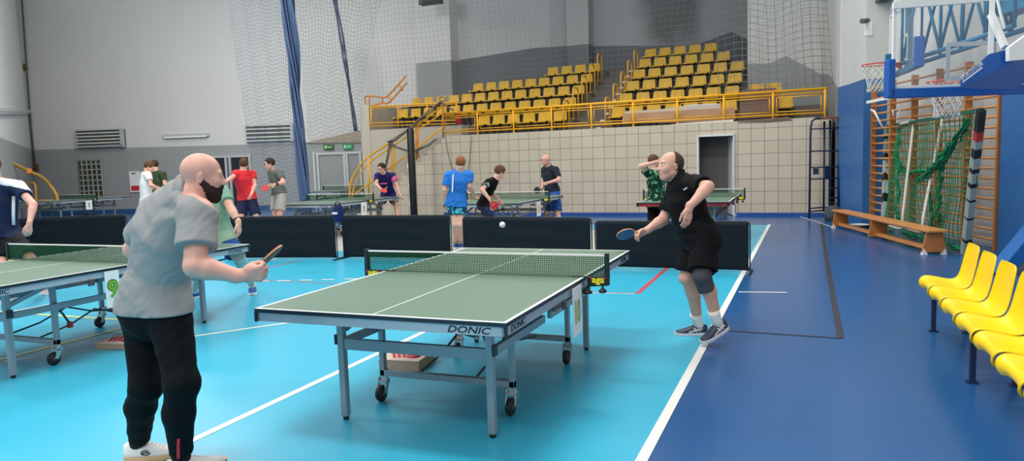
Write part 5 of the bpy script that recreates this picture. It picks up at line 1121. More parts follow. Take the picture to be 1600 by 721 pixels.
def person(label, J, o, group=None):
    """J: joints in the world; o: clothes and looks"""
    s = J.get('s', 1.0); g = o.get('g', 1.0); h = o.get('h', .010); gz = (A3(J['anL'])+A3(J['anR']))/2
    root = thing('person', label, 'person', (float(J['pel'][0]), float(J['pel'][1]), 0), 0, group)
    K = {k: A3(v) for k, v in J.items() if k not in ('s',)}
    lo = np.min([K[k] for k in K if k not in ('face', 'up', 'toeL', 'toeR', 'hdL', 'hdR', 'hnL', 'hnR')], 0)-.24; hi = np.max([K[k] for k in K if k not in ('face', 'up', 'toeL', 'toeR', 'hdL', 'hdR', 'hnL', 'hnR')], 0)+.24
    lo[2] = max(lo[2], -.02)
    V = Vol(lo, hi, h); st = stations(J, g, belly=o.get('belly', 0)); V.sweep(st, .03)
    up = K.get('up', nrm(K['head']-K['neck'])); hb = K['head']-nrm(up)*.07*s-nrm(K['face'])*.03*s
    am = o.get('arm', 1.0)
    for q in ('L', 'R'):
        sh, el, wr, hp, kn, an = (K[k+q] for k in ('sh', 'el', 'wr', 'hip', 'kn', 'an'))
        V.cone(K['neck']-nrm(K['neck']-K['chest'])*.02*s, sh, .058*s*g, .052*s*g, .05); V.ell(sh, ((1, 0, 0), (0, 1, 0), (0, 0, 1)), [.060*s*g*am]*3, .04)
        V.cone(sh, el, .052*s*am, .041*s*am, .02); m1 = el*.72+wr*.28; V.cone(el, m1, .042*s*am, .043*s*am, .02); V.cone(m1, wr, .042*s*am, .026*s*am, .015)
        V.cone(hp, kn, .090*s*g, .058*s*g, .03); cb = nrm(np.cross(nrm(kn-an), np.cross(K.get('toe'+q, K['face']), nrm(kn-an)))); c1 = kn*.68+an*.32
        V.cone(kn, c1-cb*.018*s, .055*s*g, .056*s*g, .02); V.cone(c1-cb*.018*s, an, .054*s*g, .036*s, .02); V.cone(kn+cb*.02*s, kn+cb*.021*s, .042*s*g, .042*s*g, .03)
        f = K.get('hd'+q, wr-el); n = K.get('hn'+q, np.cross(f, (0, 0, 1))*(1 if q == 'R' else -1)); hk = dict(o.get('hand'+q, {})); 
        hand_field(V, wr+nrm(wr-el)*.012*s, f, n, q == 'R', s*o.get('hs', 1.0), r=max(.0088, h*.93), **hk)
        if o.get('foot', True) and 'shoe_up' not in o: V.cone(an-nrm(K['toe'+q])*.01*s, an+nrm(K['toe'+q])*.05*s-fU*.03*s, .032*s, .026*s, .02)
    V.cone(K['neck']-nrm(K['head']-K['neck'])*.03*s, hb, .062*s*o.get('neckr', 1), .056*s*o.get('neckr', 1), .03)
    W, ax = head_field(V, K['head'], K['face'], up, s*o.get('hds', 1), detail=h < .012)
    body = V.mesh('body', o['skin'], root)
    # --- shirt
    R = o['shirt_mats']; hem = o.get('hem', .12); sf = o.get('sleeve', .55)
    V = Vol(lo, hi, o.get('hc', h)); st = stations(J, g, dw=.014, dd=.016, hem=hem, hemw=o.get('hemw', .012), belly=o.get('belly', 0)); V.sweep(st, .03)
    for q in ('L', 'R'):
        sh, el = K['sh'+q], K['el'+q]; V.cone(K['neck']-nrm(K['neck']-K['chest'])*.03*s, sh, .060*s*g+.010, .058*s*g+.012, .05); V.ell(sh, ((1, 0, 0), (0, 1, 0), (0, 0, 1)), [.062*s*g*am+.012]*3, .04)
        V.cone(sh, sh+(el-sh)*sf, .060*s*am+.012, .062*s*am+o.get('sleeve_w', .014), .025, cap=1)
    for q in ('L', 'R'):
        hp, kn = K['hip'+q], K['kn'+q]; V.cone(hp, hp+(kn-hp)*.2, .094*s*g+.020, .094*s*g+.018, .05)
    V.ripple(o.get('rip', .005), .13, o.get('seed', 1), (.5, .3, .8)); V.ripple(o.get('rip', .005)*.5, .06, o.get('seed', 1)+5, (.2, .6, -.7))
    u0 = nrm(st[2][0]-st[0][0]); hn_ = nrm(-u0*o.get('hemt', .6)-fU*(1-o.get('hemt', .6))); V.cut(K['pel']-u0*hem*s, hn_)
    nd = nrm(hb-K['neck']); V.cone(K['neck']+nd*.042*s, K['neck']+nd*.19*s, .066*s*g, .11*s, .012, 's')
    shirt = V.mesh('shirt', R, root)
    if o.get('collar'):
        mb = MB(); uu = nd; fr = nrm(st[4][2]); ll = nrm(np.cross(fr, uu)); fr = np.cross(uu, ll); c = K['neck']+uu*.012*s
        rings = []
        for (rad, z) in ((.083, -.012), (.078, .012), (.072, .034), (.076, .040), (.083, .026), (.096, .0), (.100, -.006)):
            rings.append([Vector((c+(ll*math.cos(a)*rad*g*.92+fr*math.sin(a)*rad*.9)*s+uu*(z+.014-.018*(1+math.sin(a))*.5)*s).tolist()) for a in [PI*.5+.18+(2*PI-.36)*i/28 for i in range(29)]])
        vs = [p for r_ in rings for p in r_]; fs = [(i*29+j, i*29+j+1, (i+1)*29+j+1, (i+1)*29+j) for i in range(len(rings)-1) for j in range(28)]
        mb.add(vs, fs, 0, True); mb.build('collar', o.get('collar_mat', R), root, world=True, solid=.003)
    # --- trousers or shorts
    L = o.get('leglen', 1.0); V = Vol(lo, hi, o.get('hc', h)); gw = o.get('legw', .014)
    st2 = stations(J, g, dw=.006, dd=.006, hem=.10); top = K['pel']+nrm(st[2][0]-K['pel'])*.06*s
    V.sweep([st2[0], st2[1], (top,)+st2[1][1:]], .03)
    for q in ('L', 'R'):
        hp, kn, an = (K[k+q] for k in ('hip', 'kn', 'an'))
        if L <= 1: e = hp+(kn-hp)*L; V.cone(hp, e, .094*s*g+.008, .068*s*g+gw+.012, .03, cap=1)
        else:
            V.cone(hp, kn, .094*s*g+.006, .062*s*g+gw, .03); e = kn+(an-kn)*(L-1); cb = nrm(np.cross(nrm(kn-an), np.cross(K['toe'+q], nrm(kn-an)))); c1 = kn*.62+an*.38-cb*.012*s
            V.cone(kn, c1, .062*s*g+gw, .062*s*g+gw*.8, .04); V.cone(c1, e, .062*s*g+gw*.8, .046*s+gw*.8, .03, cap=1); V.cone(kn+cb*.015*s, kn+cb*.016*s, .052*s*g+gw*.7, .052*s*g+gw*.7, .03)
    V.cut(K['pel']-u0*(hem-.045)*s, -hn_)
    V.ripple(o.get('rip2', .005), .12, o.get('seed', 1)+2, (.3, .2, .9)); V.ripple(o.get('rip2', .005)*.5, .07, o.get('seed', 1)+3, (.7, .2, .4))
    V.mesh('trousers' if L > 1 else 'shorts', o['leg_mat'], root)
    # --- socks and shoes
    for q in ('L', 'R'):
        kn, an, toe = K['kn'+q], K['an'+q], K['toe'+q]; upv = K.get('su'+q, np.array([0, 0, 1.0]))
        if o.get('sock') is not None:
            d = nrm(kn-an); mb = MB(); mb.tube([Vector((an-d*.055*s).tolist()), Vector((an+d*.03*s).tolist()), Vector((an+d*.075*s).tolist()), Vector((an+d*.115*s).tolist())], .042, 14, rs=[.047*s, .0435*s, .046*s, .050*s]); so = mb.build('sock', o['sock'], root, world=True)
        if 'shoe_up' in o: shoe(root, an, toe, upv, s, o['shoe_up'], o['shoe_sole'], o.get('shoe_mark'), marks=o.get('marks', 'x'), lace=o.get('lace'))
    if o.get('hair'): hair_mesh(root, K['head'], K['face'], up, s*o.get('hds', 1), min(h, .007), o['hair'], o.get('hairstyle', 'short'))
    if o.get('glasses'): glasses(root, K['head'], K['face'], up, s, o['glasses'])
    if o.get('eyes'):
        for q in (-1, 1):
            e = W(q*.031, .0805, .010); mb = MB(); mb.lathe([(.0105*s*math.sin(PI*i/8)+1e-5, -.0105*s*math.cos(PI*i/8)) for i in range(9)], Vector(e.tolist()), 14); ey = mb.build('eye', mat('eye_white', (226, 222, 216), .2), root, world=True)
            ff = nrm(K['face']); p = Vector((e+ff*.0095*s).tolist()); mb = MB(); mb.cyl(p, p+Vector((ff*.0012).tolist()), .005*s, 12); mb.build('iris', mat('iris_dark', (70, 80, 84), .2), ey, world=True)
            mb = MB(); mb.tube([Vector(W(q*(.016+.011*i), .091-.0025*i*i*.8, .030+.004*math.sin(i*.9)).tolist()) for i in range(4)], .0032*s, 6, rs=[.0035*s, .004*s, .0035*s, .002*s]); mb.build('eyebrow', o.get('brow', mat('brow_brown', (96, 74, 60), .8)), root, world=True)
        mb = MB(); mb.grid(lambda a, b: Vector(W((a-.5)*.040, .0975-.5*((a-.5)*.4)**2*.9-.0015*abs(b-.5), -.053+(b-.5)*.016*(1-(2*a-1)**2)).tolist()), 10, 4); mb.build('lips', mat('lip_pink', (176, 104, 96), .5), root, world=True, solid=.002)
    return root, W, K
def bat(label, c, blade_dir, face_n, col1, col2, s=1.0):
    """c = middle of the blade; blade_dir points from the handle to the tip; face_n = normal of the first rubber"""
    d = nrm(blade_dir); n = nrm(face_n); n = nrm(n-d*(n@d)); r = np.cross(d, n); c = A3(c); W = lambda x, y, z: Vector((c+(r*x+d*y+n*z)*s).tolist())
    t = thing('table_tennis_bat', label, 'bat', Vector(c.tolist())); N = 28
    def disc(z0, z1, k, cut=-.062):
        P = []
        for i in range(N):
            a = 2*PI*i/N; x, y = .0755*k*math.cos(a), .079*k*math.sin(a); P.append((x, max(y, cut)))
        mb = MB(); mb.prism([W(x, y, z0) for x, y in P], W(0, 0, z1)-W(0, 0, z0)); return mb
    disc(-.003, .003, 1.0, -.079).build('blade', mat('bat_wood', (206, 166, 116), .5), t, world=True)
    disc(.003, .0065, .985).build('rubber', col1, t, world=True); disc(-.0065, -.003, .985).build('rubber', col2, t, world=True)
    mb = MB(); mb.prism([W(-.013, -.068, -.011), W(.013, -.068, -.011), W(.017, -.175, -.012), W(-.017, -.175, -.012)], W(0, 0, .023)-W(0, 0, 0)); mb.build('handle', mat('bat_handle', (150, 110, 74), .5), t, world=True, bevel=.004)
    return t
R_red = mat('bat_red_rubber', (206, 44, 48), .45); R_blk = mat('bat_black_rubber', (26, 26, 30), .5); R_blu = mat('bat_blue_rubber', (30, 74, 130), .45)
fR, fF, fU = A3(rh), A3(fh), np.array([0, 0, 1.0])     # level directions: to the right of the view, away from it, up
D = lambda r=0, f=0, u=0: fR*r+fF*f+fU*u
# ------------------------------------------------------------------ the two nearest players
M_polo = mat('grey_polo_cloth', (148, 148, 147), .8, var=.05, scale=40, spec=.2); M_blackcl = mat('black_tracksuit', (12, 15, 18), .8, var=.1, scale=12, spec=.15)
M_skin1 = skin((222, 166, 148), 'skin_ruddy'); M_skin2 = skin((216, 166, 146), 'skin_tan')
s1 = 1.04
J = dict(s=s1, pel=at(240, 466, d=3.60), chest=at(258, 366, d=3.50), neck=at(290, 303, d=3.44), head=at(317, 277, d=3.42), face=D(.93, .36, -.14), up=D(.18, .0, 1),
  shR=at(309, 334, d=3.33), elR=at(305, 416, d=3.24), wrR=at(371, 431, d=3.30), shL=at(248, 333, d=3.57), elL=at(209, 390, d=3.78), wrL=at(262, 420, d=3.98),
  hipR=at(264, 486, d=3.53), knR=at(284, 600, d=3.44), anR=at(283, 716, z=.10), hipL=at(224, 486, d=3.68), knL=at(228, 602, d=3.62), anL=at(217, 692, z=.10),
  toeR=D(.8, .6, 0), toeL=D(1, .15, 0), hdR=D(1, .25, .1), hnR=D(-.1, .9, .3))
root, W, K = person('bald bearded person in grey polo and black trousers holding a bat, seen from behind', J,
  dict(h=.0055, hc=.007, g=1.03, arm=1.15, skin=M_skin1, shirt_mats=M_polo, sleeve=.66, sleeve_w=.02, hds=.89, hem=.072, hemt=-.05, hemw=.006, collar=True, leglen=1.93, legw=.008, leg_mat=M_blackcl, belly=.02, rip=.0045, rip2=.003, seed=4, neckr=1.15,
   shoe_up=mat('white_shoe', (228, 226, 222), .5), shoe_sole=mat('gum_sole', (214, 170, 130), .5), shoe_mark=mat('shoe_logo_navy', (40, 50, 70), .5), marks='s', lace=M_white, sock=mat('sock_black', (26, 26, 28), .8),
   handR=dict(curl=(1.0, 1.1, .7), thumb=.9), handL=dict(curl=(.4, .5, .4)), hs=1.05))
hair_mesh(root, K['head'], K['face'], K['up'], s1*.89, .005, mat('beard_dark', (58, 46, 42), .9, var=.35, scale=120, spec=.15), 'beard')
for q, p0, p1 in ((1, (298, 672), (294, 722)),):     # red stripe on the right trouser leg
    kn, an = K['knR'], K['anR']; d = nrm(an-kn); side = nrm(D(.25, -1)); L = float(np.linalg.norm(an-kn)); mb = MB()
    P = [kn+d*L*t+side*(.072-.012*t)*s1 for t in (.66, .74, .82, .90, .94)]; mb.tube([Vector(p.tolist()) for p in P], .008, 6); mb.build('red_stripe', mat('stripe_red', (206, 36, 52), .6), root, world=True)
hw = A3(at(385, 431, d=3.33)); bd_ = nrm(D(.50, .66, .46)); ry = nrm(hw-A3(CAM))
bat('bat held edge on by the bald player in grey', hw+bd_*.15, bd_, np.cross(bd_, ry)+ry*.13, mat('bat_faded_red', (190, 92, 76), .5), R_blk)
# far player in black
M_blk2 = mat('black_sports_cloth', (14, 14, 17), .8, var=.08, scale=20, spec=.15); M_white_sock = mat('sock_white', (228, 228, 224), .8)
J = dict(s=1.0, pel=at(1092, 366, d=5.85), chest=at(1072, 314, d=5.85), neck=at(1060, 280, d=5.85), head=at(1047, 261, d=5.83), face=D(-.95, -.28, .05), up=D(-.12, 0, 1),
  shL=at(1084, 290, d=5.68), elL=at(1106, 292, d=5.50), wrL=at(1078, 323, d=5.42), shR=at(1056, 300, d=6.02), elR=at(1036, 344, d=6.02), wrR=at(1011, 360, d=5.95),
  hipL=at(1101, 378, d=5.76), knL=at(1097, 432, d=5.66), anL=at(1121, 505, d=5.76), hipR=at(1088, 378, d=5.94), knR=at(1074, 434, d=5.92), anR=at(1091, 508, z=.085),
  toeL=D(-.85, -.35, -.38), toeR=D(-1, .0, .0), hdL=D(-.15, -.1, -1), hnL=D(-.4, .8, .0), hdR=D(-.85, -.1, -.35), hnR=D(.0, -.8, -.5))
root2, W, K2 = person('balding person in black polo, black shorts and grey knee brace, stretching out a bat', J,
  dict(h=.0055, hc=.007, g=1.08, arm=1.08, skin=M_skin2, shirt_mats=M_blk2, sleeve=.72, hem=.11, hemw=.006, collar=True, collar_mat=M_blk2, leglen=.86, legw=.034, leg_mat=M_blk2, belly=.035, rip=.006, seed=9,
   shoe_up=mat('navy_shoe', (26, 38, 66), .5), shoe_sole=mat('shoe_sole_pale', (206, 206, 214), .5), shoe_mark=M_white, marks='x', lace=mat('lace_navy', (40, 50, 80), .6), sock=M_white_sock, hair=mat('hair_grey_brown', (72, 58, 50), .85, var=.2, scale=80), hairstyle='receding', eyes=True,
   handR=dict(curl=(.8, .9, .6), thumb=.8), handL=dict(curl=(.25, .35, .25), spread=.08)))
kn, an, hp = K2['knL'], K2['anL'], K2['hipL']; V = Vol(kn-.2, kn+.2, .006); u1 = nrm(hp-kn); u2 = nrm(an-kn)
V.cone(kn, kn+u1*.115, .066*1.08, .074*1.08, .02, cap=1); V.cone(kn, kn+u2*.125, .066*1.08, .064*1.08, .02, cap=1); V.ripple(.002, .05, 2); V.mesh('knee_brace', mat('brace_grey', (72, 74, 80), .85, var=.15, scale=60), root2)
mb = MB(); f_ = K2['chest']; p = A3(at(1068, 297, d=5.55)); tag(mb.bar(Vector(p.tolist()), Vector((p+D(.02, 0, .012)*1.4).tolist()), .002, .009).build('chest_mark', M_white, root2, world=True))
hw = A3(at(1003, 362, d=5.93)); bd_ = nrm(D(-.96, -.1, -.12)); bat('bat with blue rubber held low by the player in black', hw+bd_*.14, bd_, D(-.1, -.62, -.75), R_blu, R_red)
# ------------------------------------------------------------------ players at the other tables
def P(label, o, Jp, s=1.0, **kw):
    J = {'s': s}
    for k, v in Jp.items(): J[k] = v if len(v) == 3 and isinstance(v, np.ndarray) else (at(v[0], v[1], z=v[2]['z']) if isinstance(v[2], dict) else at(v[0], v[1], d=v[2]))
    return person(label, J, o)
Z = lambda z: {'z': z}
base = dict(shoe_up=mat('blue_shoe', (34, 86, 170), .5), shoe_sole=M_white, shoe_mark=None, marks='-', lace=M_white, h=.009, hc=.011)
M_skin3 = skin((222, 172, 152), 'skin_pale')
# man in the pale green shirt
M_mint = mat('pale_green_cloth', (136, 172, 148), .8, var=.12, scale=9); M_bshort = mat('blue_shorts_cloth', (22, 70, 130), .75)
r, W, K = P('person in pale green shirt and blue shorts, half hidden behind the bald player', dict(base, skin=M_skin3, shirt_mats=M_mint, leg_mat=M_bshort, leglen=.72, legw=.03, hem=.08, sleeve=.5, h=.008, hair=mat('hair_brown', (92, 66, 48), .85, var=.2, scale=60), sock=M_white_sock, handL=dict(curl=(.3, .4, .3)), seed=12),
  dict(pel=(338, 366, 7.75), chest=(331, 322, 7.65), neck=(325, 291, 7.6), head=(321, 272, 7.5), face=D(.1, -1, -.15), up=D(-.05, -.1, 1), shL=(347, 301, 7.6), elL=(362, 328, 7.55), wrL=(372, 347, 7.5), shR=(306, 303, 7.6), elR=(300, 335, 7.5), wrR=(308, 358, 7.3),
   hipL=(350, 373, 7.75), knL=(374, 404, 7.6), anL=(394, 447, Z(.09)), hipR=(327, 373, 7.75), knR=(311, 412, 7.55), anR=(304, 455, Z(.09)), toeL=D(.35, -1), toeR=D(-.7, -.7), hdL=D(.05, -.1, -1), hnL=D(-1, .2, 0)), s=1.02)
mb = MB(); d = nrm(K['elL']-K['wrL']); p = K['wrL']+d*.03; mb.cyl(Vector((p-d*.012).tolist()), Vector((p+d*.012).tolist()), .034, 14); mb.build('wristband', M_black, r, world=True)
mb = MB(); kn, an = K['knL'], K['anL']; dd_ = an-kn; mb.tube([Vector((kn+dd_*t).tolist()) for t in (-.12, 0, .3, .62, .8)], .06, 14, rs=[.075, .066, .066, .054, .046]); mb.build('compression_sleeve', mat('sleeve_cream', (206, 200, 190), .8), r, world=True)
# man at the left edge
M_navy2 = mat('navy_sports_cloth', (24, 34, 66), .75, var=.06, scale=9)
r, W, K = P('person in navy shirt with white shoulders at the left edge', dict(base, skin=M_skin1, shirt_mats=M_navy2, leg_mat=mat('dark_shorts', (14, 15, 20), .8), leglen=.85, legw=.03, hem=.06, sleeve=.5, g=1.1, h=.008, hair=mat('hair_brown', (92, 66, 48), .85), shoe_up=mat('pink_white_shoe', (226, 200, 204), .5), sock=M_white_sock, handL=dict(curl=(.35, .45, .35)), seed=3, belly=.03),
  dict(pel=(4, 362, 8.8), chest=(2, 315, 8.75), neck=(-6, 284, 8.7), head=(-14, 262, 8.6), face=D(-.2, -1, -.2), up=D(-.1, -.1, 1), shL=(28, 293, 8.65), elL=(52, 320, 8.5), wrL=(46, 349, 8.35), shR=(-38, 294, 8.7), elR=(-60, 330, 8.6), wrR=(-48, 360, 8.4),
   hipL=(16, 370, 8.8), knL=(50, 408, 8.55), anL=(74, 448, Z(.09)), hipR=(-8, 370, 8.8), knR=(2, 415, 8.5), anR=(14, 462, Z(.09)), toeL=D(.3, -1), toeR=D(-.2, -1), hdL=D(-.1, -.1, -1), hnL=D(-.8, .6, 0)), s=1.02)
V = Vol(np.minimum(K['shL'], K['neck'])-.2, np.maximum(K['shL'], K['neck'])+.2, .01); V.cone(K['neck']-D(0, 0, .02), K['shL'], .078, .088, .04); V.cone(K['shL'], K['shL']+(K['elL']-K['shL'])*.47, .086, .086, .02, cap=1); V.cut(K['shL']-D(.0, .0, .035), -D(.25, .4, .85)); V.mesh('white_shoulder_panel', mat('white_cloth', (226, 228, 230), .75), r)
mb = MB(); c = K['chest']; pts = [K['shL']*.25+c*.75+D(.13, -.04, .02), c*.6+K['pel']*.4+D(.19, -.07), K['pel']+D(.2, -.08, .08)]; mb.tube([Vector(p.tolist()) for p in pts], .018, 8); mb.build('white_side_stripe', mat('white_cloth', (226, 228, 230), .75), r, world=True)
# two men by the notice board
hb_ = mat('hair_brown', (92, 66, 48), .85); M_wt = mat('white_cloth', (226, 228, 230), .75); M_dkg = mat('dark_green_cloth', (48, 66, 44), .75, var=.15, scale=12)
P('person in white shirt with brown hair looking down beside the notice board', dict(base, skin=M_skin1, shirt_mats=M_wt, leg_mat=M_blackcl, leglen=1.9, hem=.1, hair=hb_, h=.011, hc=.013, sleeve=.5),
  dict(pel=(228, 322, 15.4), chest=(228, 288, 15.4), neck=(229, 272, 15.4), head=(233, 261.5, 15.4), face=D(.8, .3, -.5), up=D(.35, .1, .9), shR=(231, 274, 15.25), elR=(236, 290, 15.2), wrR=(247, 294, 15.3), shL=(226, 274, 15.6), elL=(232, 292, 15.7), wrL=(246, 295, 15.6),
   hipR=(229, 327, 15.3), knR=(230, 358, 15.2), anR=(228, 384, 15.4), hipL=(226, 327, 15.5), knL=(228, 358, 15.5), anL=(227, 384, 15.6), toeL=D(1, .3), toeR=D(1, .1)))
P('person in dark green shirt with back turned, behind the one in white', dict(base, skin=M_skin2, shirt_mats=M_dkg, leg_mat=M_blackcl, leglen=.8, hem=.1, hair=mat('hair_dark', (60, 46, 38), .85), h=.011, hc=.013, sleeve=.55),
  dict(pel=(245, 314, 16.2), chest=(246, 284, 16.2), neck=(244, 269, 16.2), head=(242, 259.5, 16.2), face=D(-.2, .9, -.3), up=D(-.1, .1, 1), shL=(236, 272, 16.3), elL=(236, 288, 16.4), wrL=(243, 298, 16.5), shR=(254, 273, 16.1), elR=(258, 288, 16.1), wrR=(254, 300, 16.3),
   hipL=(241, 319, 16.2), knL=(241, 350, 16.1), anL=(241, 377, 16.2), hipR=(249, 319, 16.2), knR=(249, 350, 16.1), anR=(249, 377, 16.2), toeL=D(0, 1), toeR=D(.2, 1)))
# man in red
M_redc = mat('red_cloth_shirt', (228, 46, 56), .7, var=.08, scale=8)
P('person in red shirt and navy shorts stretching an arm to the left', dict(base, skin=M_skin1, shirt_mats=M_redc, leg_mat=M_navy2, leglen=.8, legw=.03, hem=.06, hair=hb_, h=.010, hc=.012, sleeve=.45, handL=dict(curl=(.7, .8, .5))),
  dict(pel=(386, 307, 14.2), chest=(379, 281, 14.1), neck=(380, 268, 14.1), head=(381, 258, 14.1), face=D(-.1, 1, -.2), up=D(.1, 0, 1), shL=(369, 272, 14.0), elL=(361, 279, 13.8), wrL=(352, 285, 13.6), shR=(394, 272, 14.3), elR=(398, 290, 14.2), wrR=(393, 303, 14.0),
   hipL=(380, 313, 14.2), knL=(376, 342, 14.0), anL=(372, 372, Z(.09)), hipR=(393, 313, 14.2), knR=(401, 342, 14.1), anR=(406, 372, Z(.09)), toeL=D(-.4, 1), toeR=D(.3, 1)))
# man in grey with a red bat
M_grs = mat('grey_green_cloth', (98, 104, 98), .75, var=.1, scale=8)
r, W, K = P('person in grey shirt and pale shorts with glasses, holding out a red bat', dict(base, skin=M_skin3, shirt_mats=M_grs, leg_mat=mat('pale_grey_shorts', (168, 164, 158), .75), leglen=.85, legw=.03, hem=.05, hair=mat('hair_dark', (60, 46, 38), .85), glasses=M_black, h=.010, hc=.012, sleeve=.6, handR=dict(curl=(.9, .9, .6), thumb=.8)),
  dict(pel=(436, 300, 15.0), chest=(431, 279, 15.0), neck=(426, 267, 15.0), head=(421, 257, 14.9), face=D(-.9, -.5, -.15), up=D(-.15, 0, 1), shL=(437, 272, 14.8), elL=(443, 285, 14.7), wrL=(430, 288.5, 14.5), shR=(424, 272, 15.2), elR=(426, 285, 15.2), wrR=(423, 290, 14.9),
   hipL=(440, 305, 14.9), knL=(437, 334, 14.8), anL=(441, 362, Z(.09)), hipR=(432, 305, 15.1), knR=(430, 334, 15.0), anR=(430, 362, Z(.09)), toeL=D(-1, -.3), toeR=D(-1, -.3)))
mb = MB(); d = nrm(K['elL']-K['wrL']); p = K['wrL']+d*.03; mb.cyl(Vector((p-d*.03).tolist()), Vector((p+d*.03).tolist()), .036, 14); mb.build('wristband', M_black, r, world=True)
bat('red bat held by the man in grey with glasses', A3(at(414.5, 294, d=14.7)), D(-.95, -.1, -.25), D(.0, -.85, .5), R_red, R_blk)
# man in navy and pink
M_nvp = mat('indigo_cloth', (38, 30, 92), .75, var=.1, scale=8)
r, W, K = P('person in indigo and pink shirt crouching before the yellow stair', dict(base, skin=M_skin2, shirt_mats=M_nvp, leg_mat=mat('black_shorts_pink', (52, 26, 44), .75), leglen=.5, legw=.03, hem=.03, hair=mat('hair_dark', (60, 46, 38), .85), glasses=M_black, h=.010, hc=.012, sleeve=.5, handR=dict(curl=(.9, .9, .6), thumb=.8), hs=1.0),
  dict(pel=(607, 303, 17.9), chest=(602, 283, 17.6), neck=(599, 271, 17.4), head=(596, 263.5, 17.3), face=D(-.45, -.8, -.25), up=D(-.1, -.2, 1), shL=(614, 275, 17.5), elL=(621, 292, 17.5), wrL=(625, 304, 17.4), shR=(590, 275, 17.5), elR=(588, 289, 17.3), wrR=(596, 296, 16.9),
   hipL=(612, 306, 17.9), knL=(619, 323, 17.5), anL=(623, 352, Z(.09)), hipR=(602, 306, 17.9), knR=(592, 323, 17.5), anR=(590, 352, Z(.09)), toeL=D(.2, -1), toeR=D(-.3, -1)))
bat('red bat in front of the crouching person in indigo', A3(at(600, 298, d=16.7)), D(-.2, -.6, -.3), D(.1, -1, .35), R_red, R_blk)
V = Vol(K['shL']-.2, K['shL']+.2, .012); V.cone(K['shL'], K['shL']+(K['elL']-K['shL'])*.48, .08, .082, .02, cap=1); V.mesh('pink_sleeve', mat('pink_cloth', (206, 92, 140), .75), r)
mb = MB(); p = K['chest']+D(-.02, -.155, -.06); mb.bar(Vector((p-D(.09)).tolist()), Vector((p+D(.09)).tolist()), .006, .03); mb.build('pink_chest_print', mat('pink_cloth', (206, 92, 140), .75), r, world=True)
mb = MB(); p = K['chest']+D(-.02, -.15, .03); mb.bar(Vector((p-D(.05)).tolist()), Vector((p+D(.05)).tolist()), .006, .02); mb.build('pale_chest_print', M_wt, r, world=True)
# boy in blue from behind
M_bl = mat('bright_blue_cloth', (40, 120, 206), .7, var=.07, scale=8)
def pattern(name, c1, c2, sc, c3=None):
    m = mat(name, c1, .75); nt = m.node_tree; N = nt.nodes.new; L = nt.links.new; b = nt.nodes['Principled BSDF']
    tc = N('ShaderNodeTexCoord'); vo = N('ShaderNodeTexNoise'); vo.inputs['Scale'].default_value = sc; vo.inputs['Detail'].default_value = 1.5; vo.inputs['Distortion'].default_value = 1.5; L(tc.outputs['Object'], vo.inputs['Vector'])
    cr = N('ShaderNodeValToRGB'); cr.color_ramp.interpolation = 'CONSTANT'; e = cr.color_ramp.elements; e[0].color = lin(c1); e[1].position = .52; e[1].color = lin(c2)
    if c3: q = e.new(.6); q.color = lin(c3)
    L(vo.outputs['Fac'], cr.inputs[0]); L(cr.outputs[0], b.inputs['Base Color']); return m
r, W, K = P('person in bright blue shirt and patterned shorts with back turned', dict(base, skin=M_skin3, shirt_mats=M_bl, leg_mat=pattern('teal_patterned_shorts', (16, 50, 92), (54, 176, 190), 11), leglen=.55, legw=.03, hem=.10, hemw=.03, hair=mat('hair_auburn', (142, 88, 56), .85, var=.2, scale=60), h=.009, hc=.011, sleeve=.7, rip=.008, sock=mat('sock_grey', (150, 154, 160), .8), handR=dict(curl=(.8, .9, .6), thumb=.8)),
  dict(pel=(713, 313, 12.5), chest=(717, 283, 12.4), neck=(718, 268, 12.4), head=(720, 256, 12.35), face=D(.15, 1, -.1), up=D(.05, 0, 1), shL=(701, 274, 12.4), elL=(695, 297, 12.4), wrL=(698, 316, 12.5), shR=(733, 274, 12.4), elR=(733, 291, 12.4), wrR=(741, 304, 12.6),
   hipL=(707, 319, 12.5), knL=(711, 352, 12.4), anL=(712, 381, Z(.09)), hipR=(720, 319, 12.5), knR=(719, 352, 12.4), anR=(720, 381, Z(.09)), toeL=D(-.1, 1), toeR=D(.2, 1)), s=.98)
mb = MB(); c0 = K['neck']*.6+K['chest']*.4+D(-.095, -.125, .02); mb.bar(Vector(c0.tolist()), Vector((c0+D(-.025, -.035, -.3)).tolist()), .022, .008, up=(0, 1, 0)); mb.build('white_stripe', M_wt, r, world=True)
# boy in black leaning forward
r, W, K = P('person with brown hair in black shirt bending forward beside the bright blue shirt', dict(base, skin=M_skin3, shirt_mats=M_blk2, leg_mat=M_navy2, leglen=.85, legw=.03, hem=.06, hair=hb_, hairstyle='long', h=.009, hc=.011, sleeve=.6, g=.85, handR=dict(curl=(.8, .9, .6), thumb=.8)),
  dict(pel=(756, 317, 12.8), chest=(765, 293, 12.75), neck=(774, 281, 12.7), head=(781, 270, 12.7), face=D(.8, .35, -.45), up=D(.4, .1, .8), shR=(764, 285, 12.55), elR=(753, 297, 12.4), wrR=(766, 313, 12.35), shL=(771, 286, 12.9), elL=(768, 302, 13.0), wrL=(778, 311, 13.0),
   hipR=(756, 321, 12.7), knR=(765, 346, 12.5), anR=(757, 373, Z(.09)), hipL=(754, 321, 12.95), knL=(768, 346, 12.95), anL=(764, 371, Z(.09)), toeL=D(1, .2), toeR=D(1, 0)), s=.92)
bat('red bat hanging beside the boy in black', A3(at(772, 321, d=12.3)), D(.35, .1, -1), D(.1, -1, 0), R_red, R_blk)
mb = MB(); p = K['shR']+(K['elR']-K['shR'])*.35+D(.0, -.075, .0); mb.bar(Vector((p-D(.05)).tolist()), Vector((p+D(.05, 0, .01)).tolist()), .01, .07); mb.build('pale_sleeve_print', mat('print_grey', (150, 154, 160), .75), r, world=True)
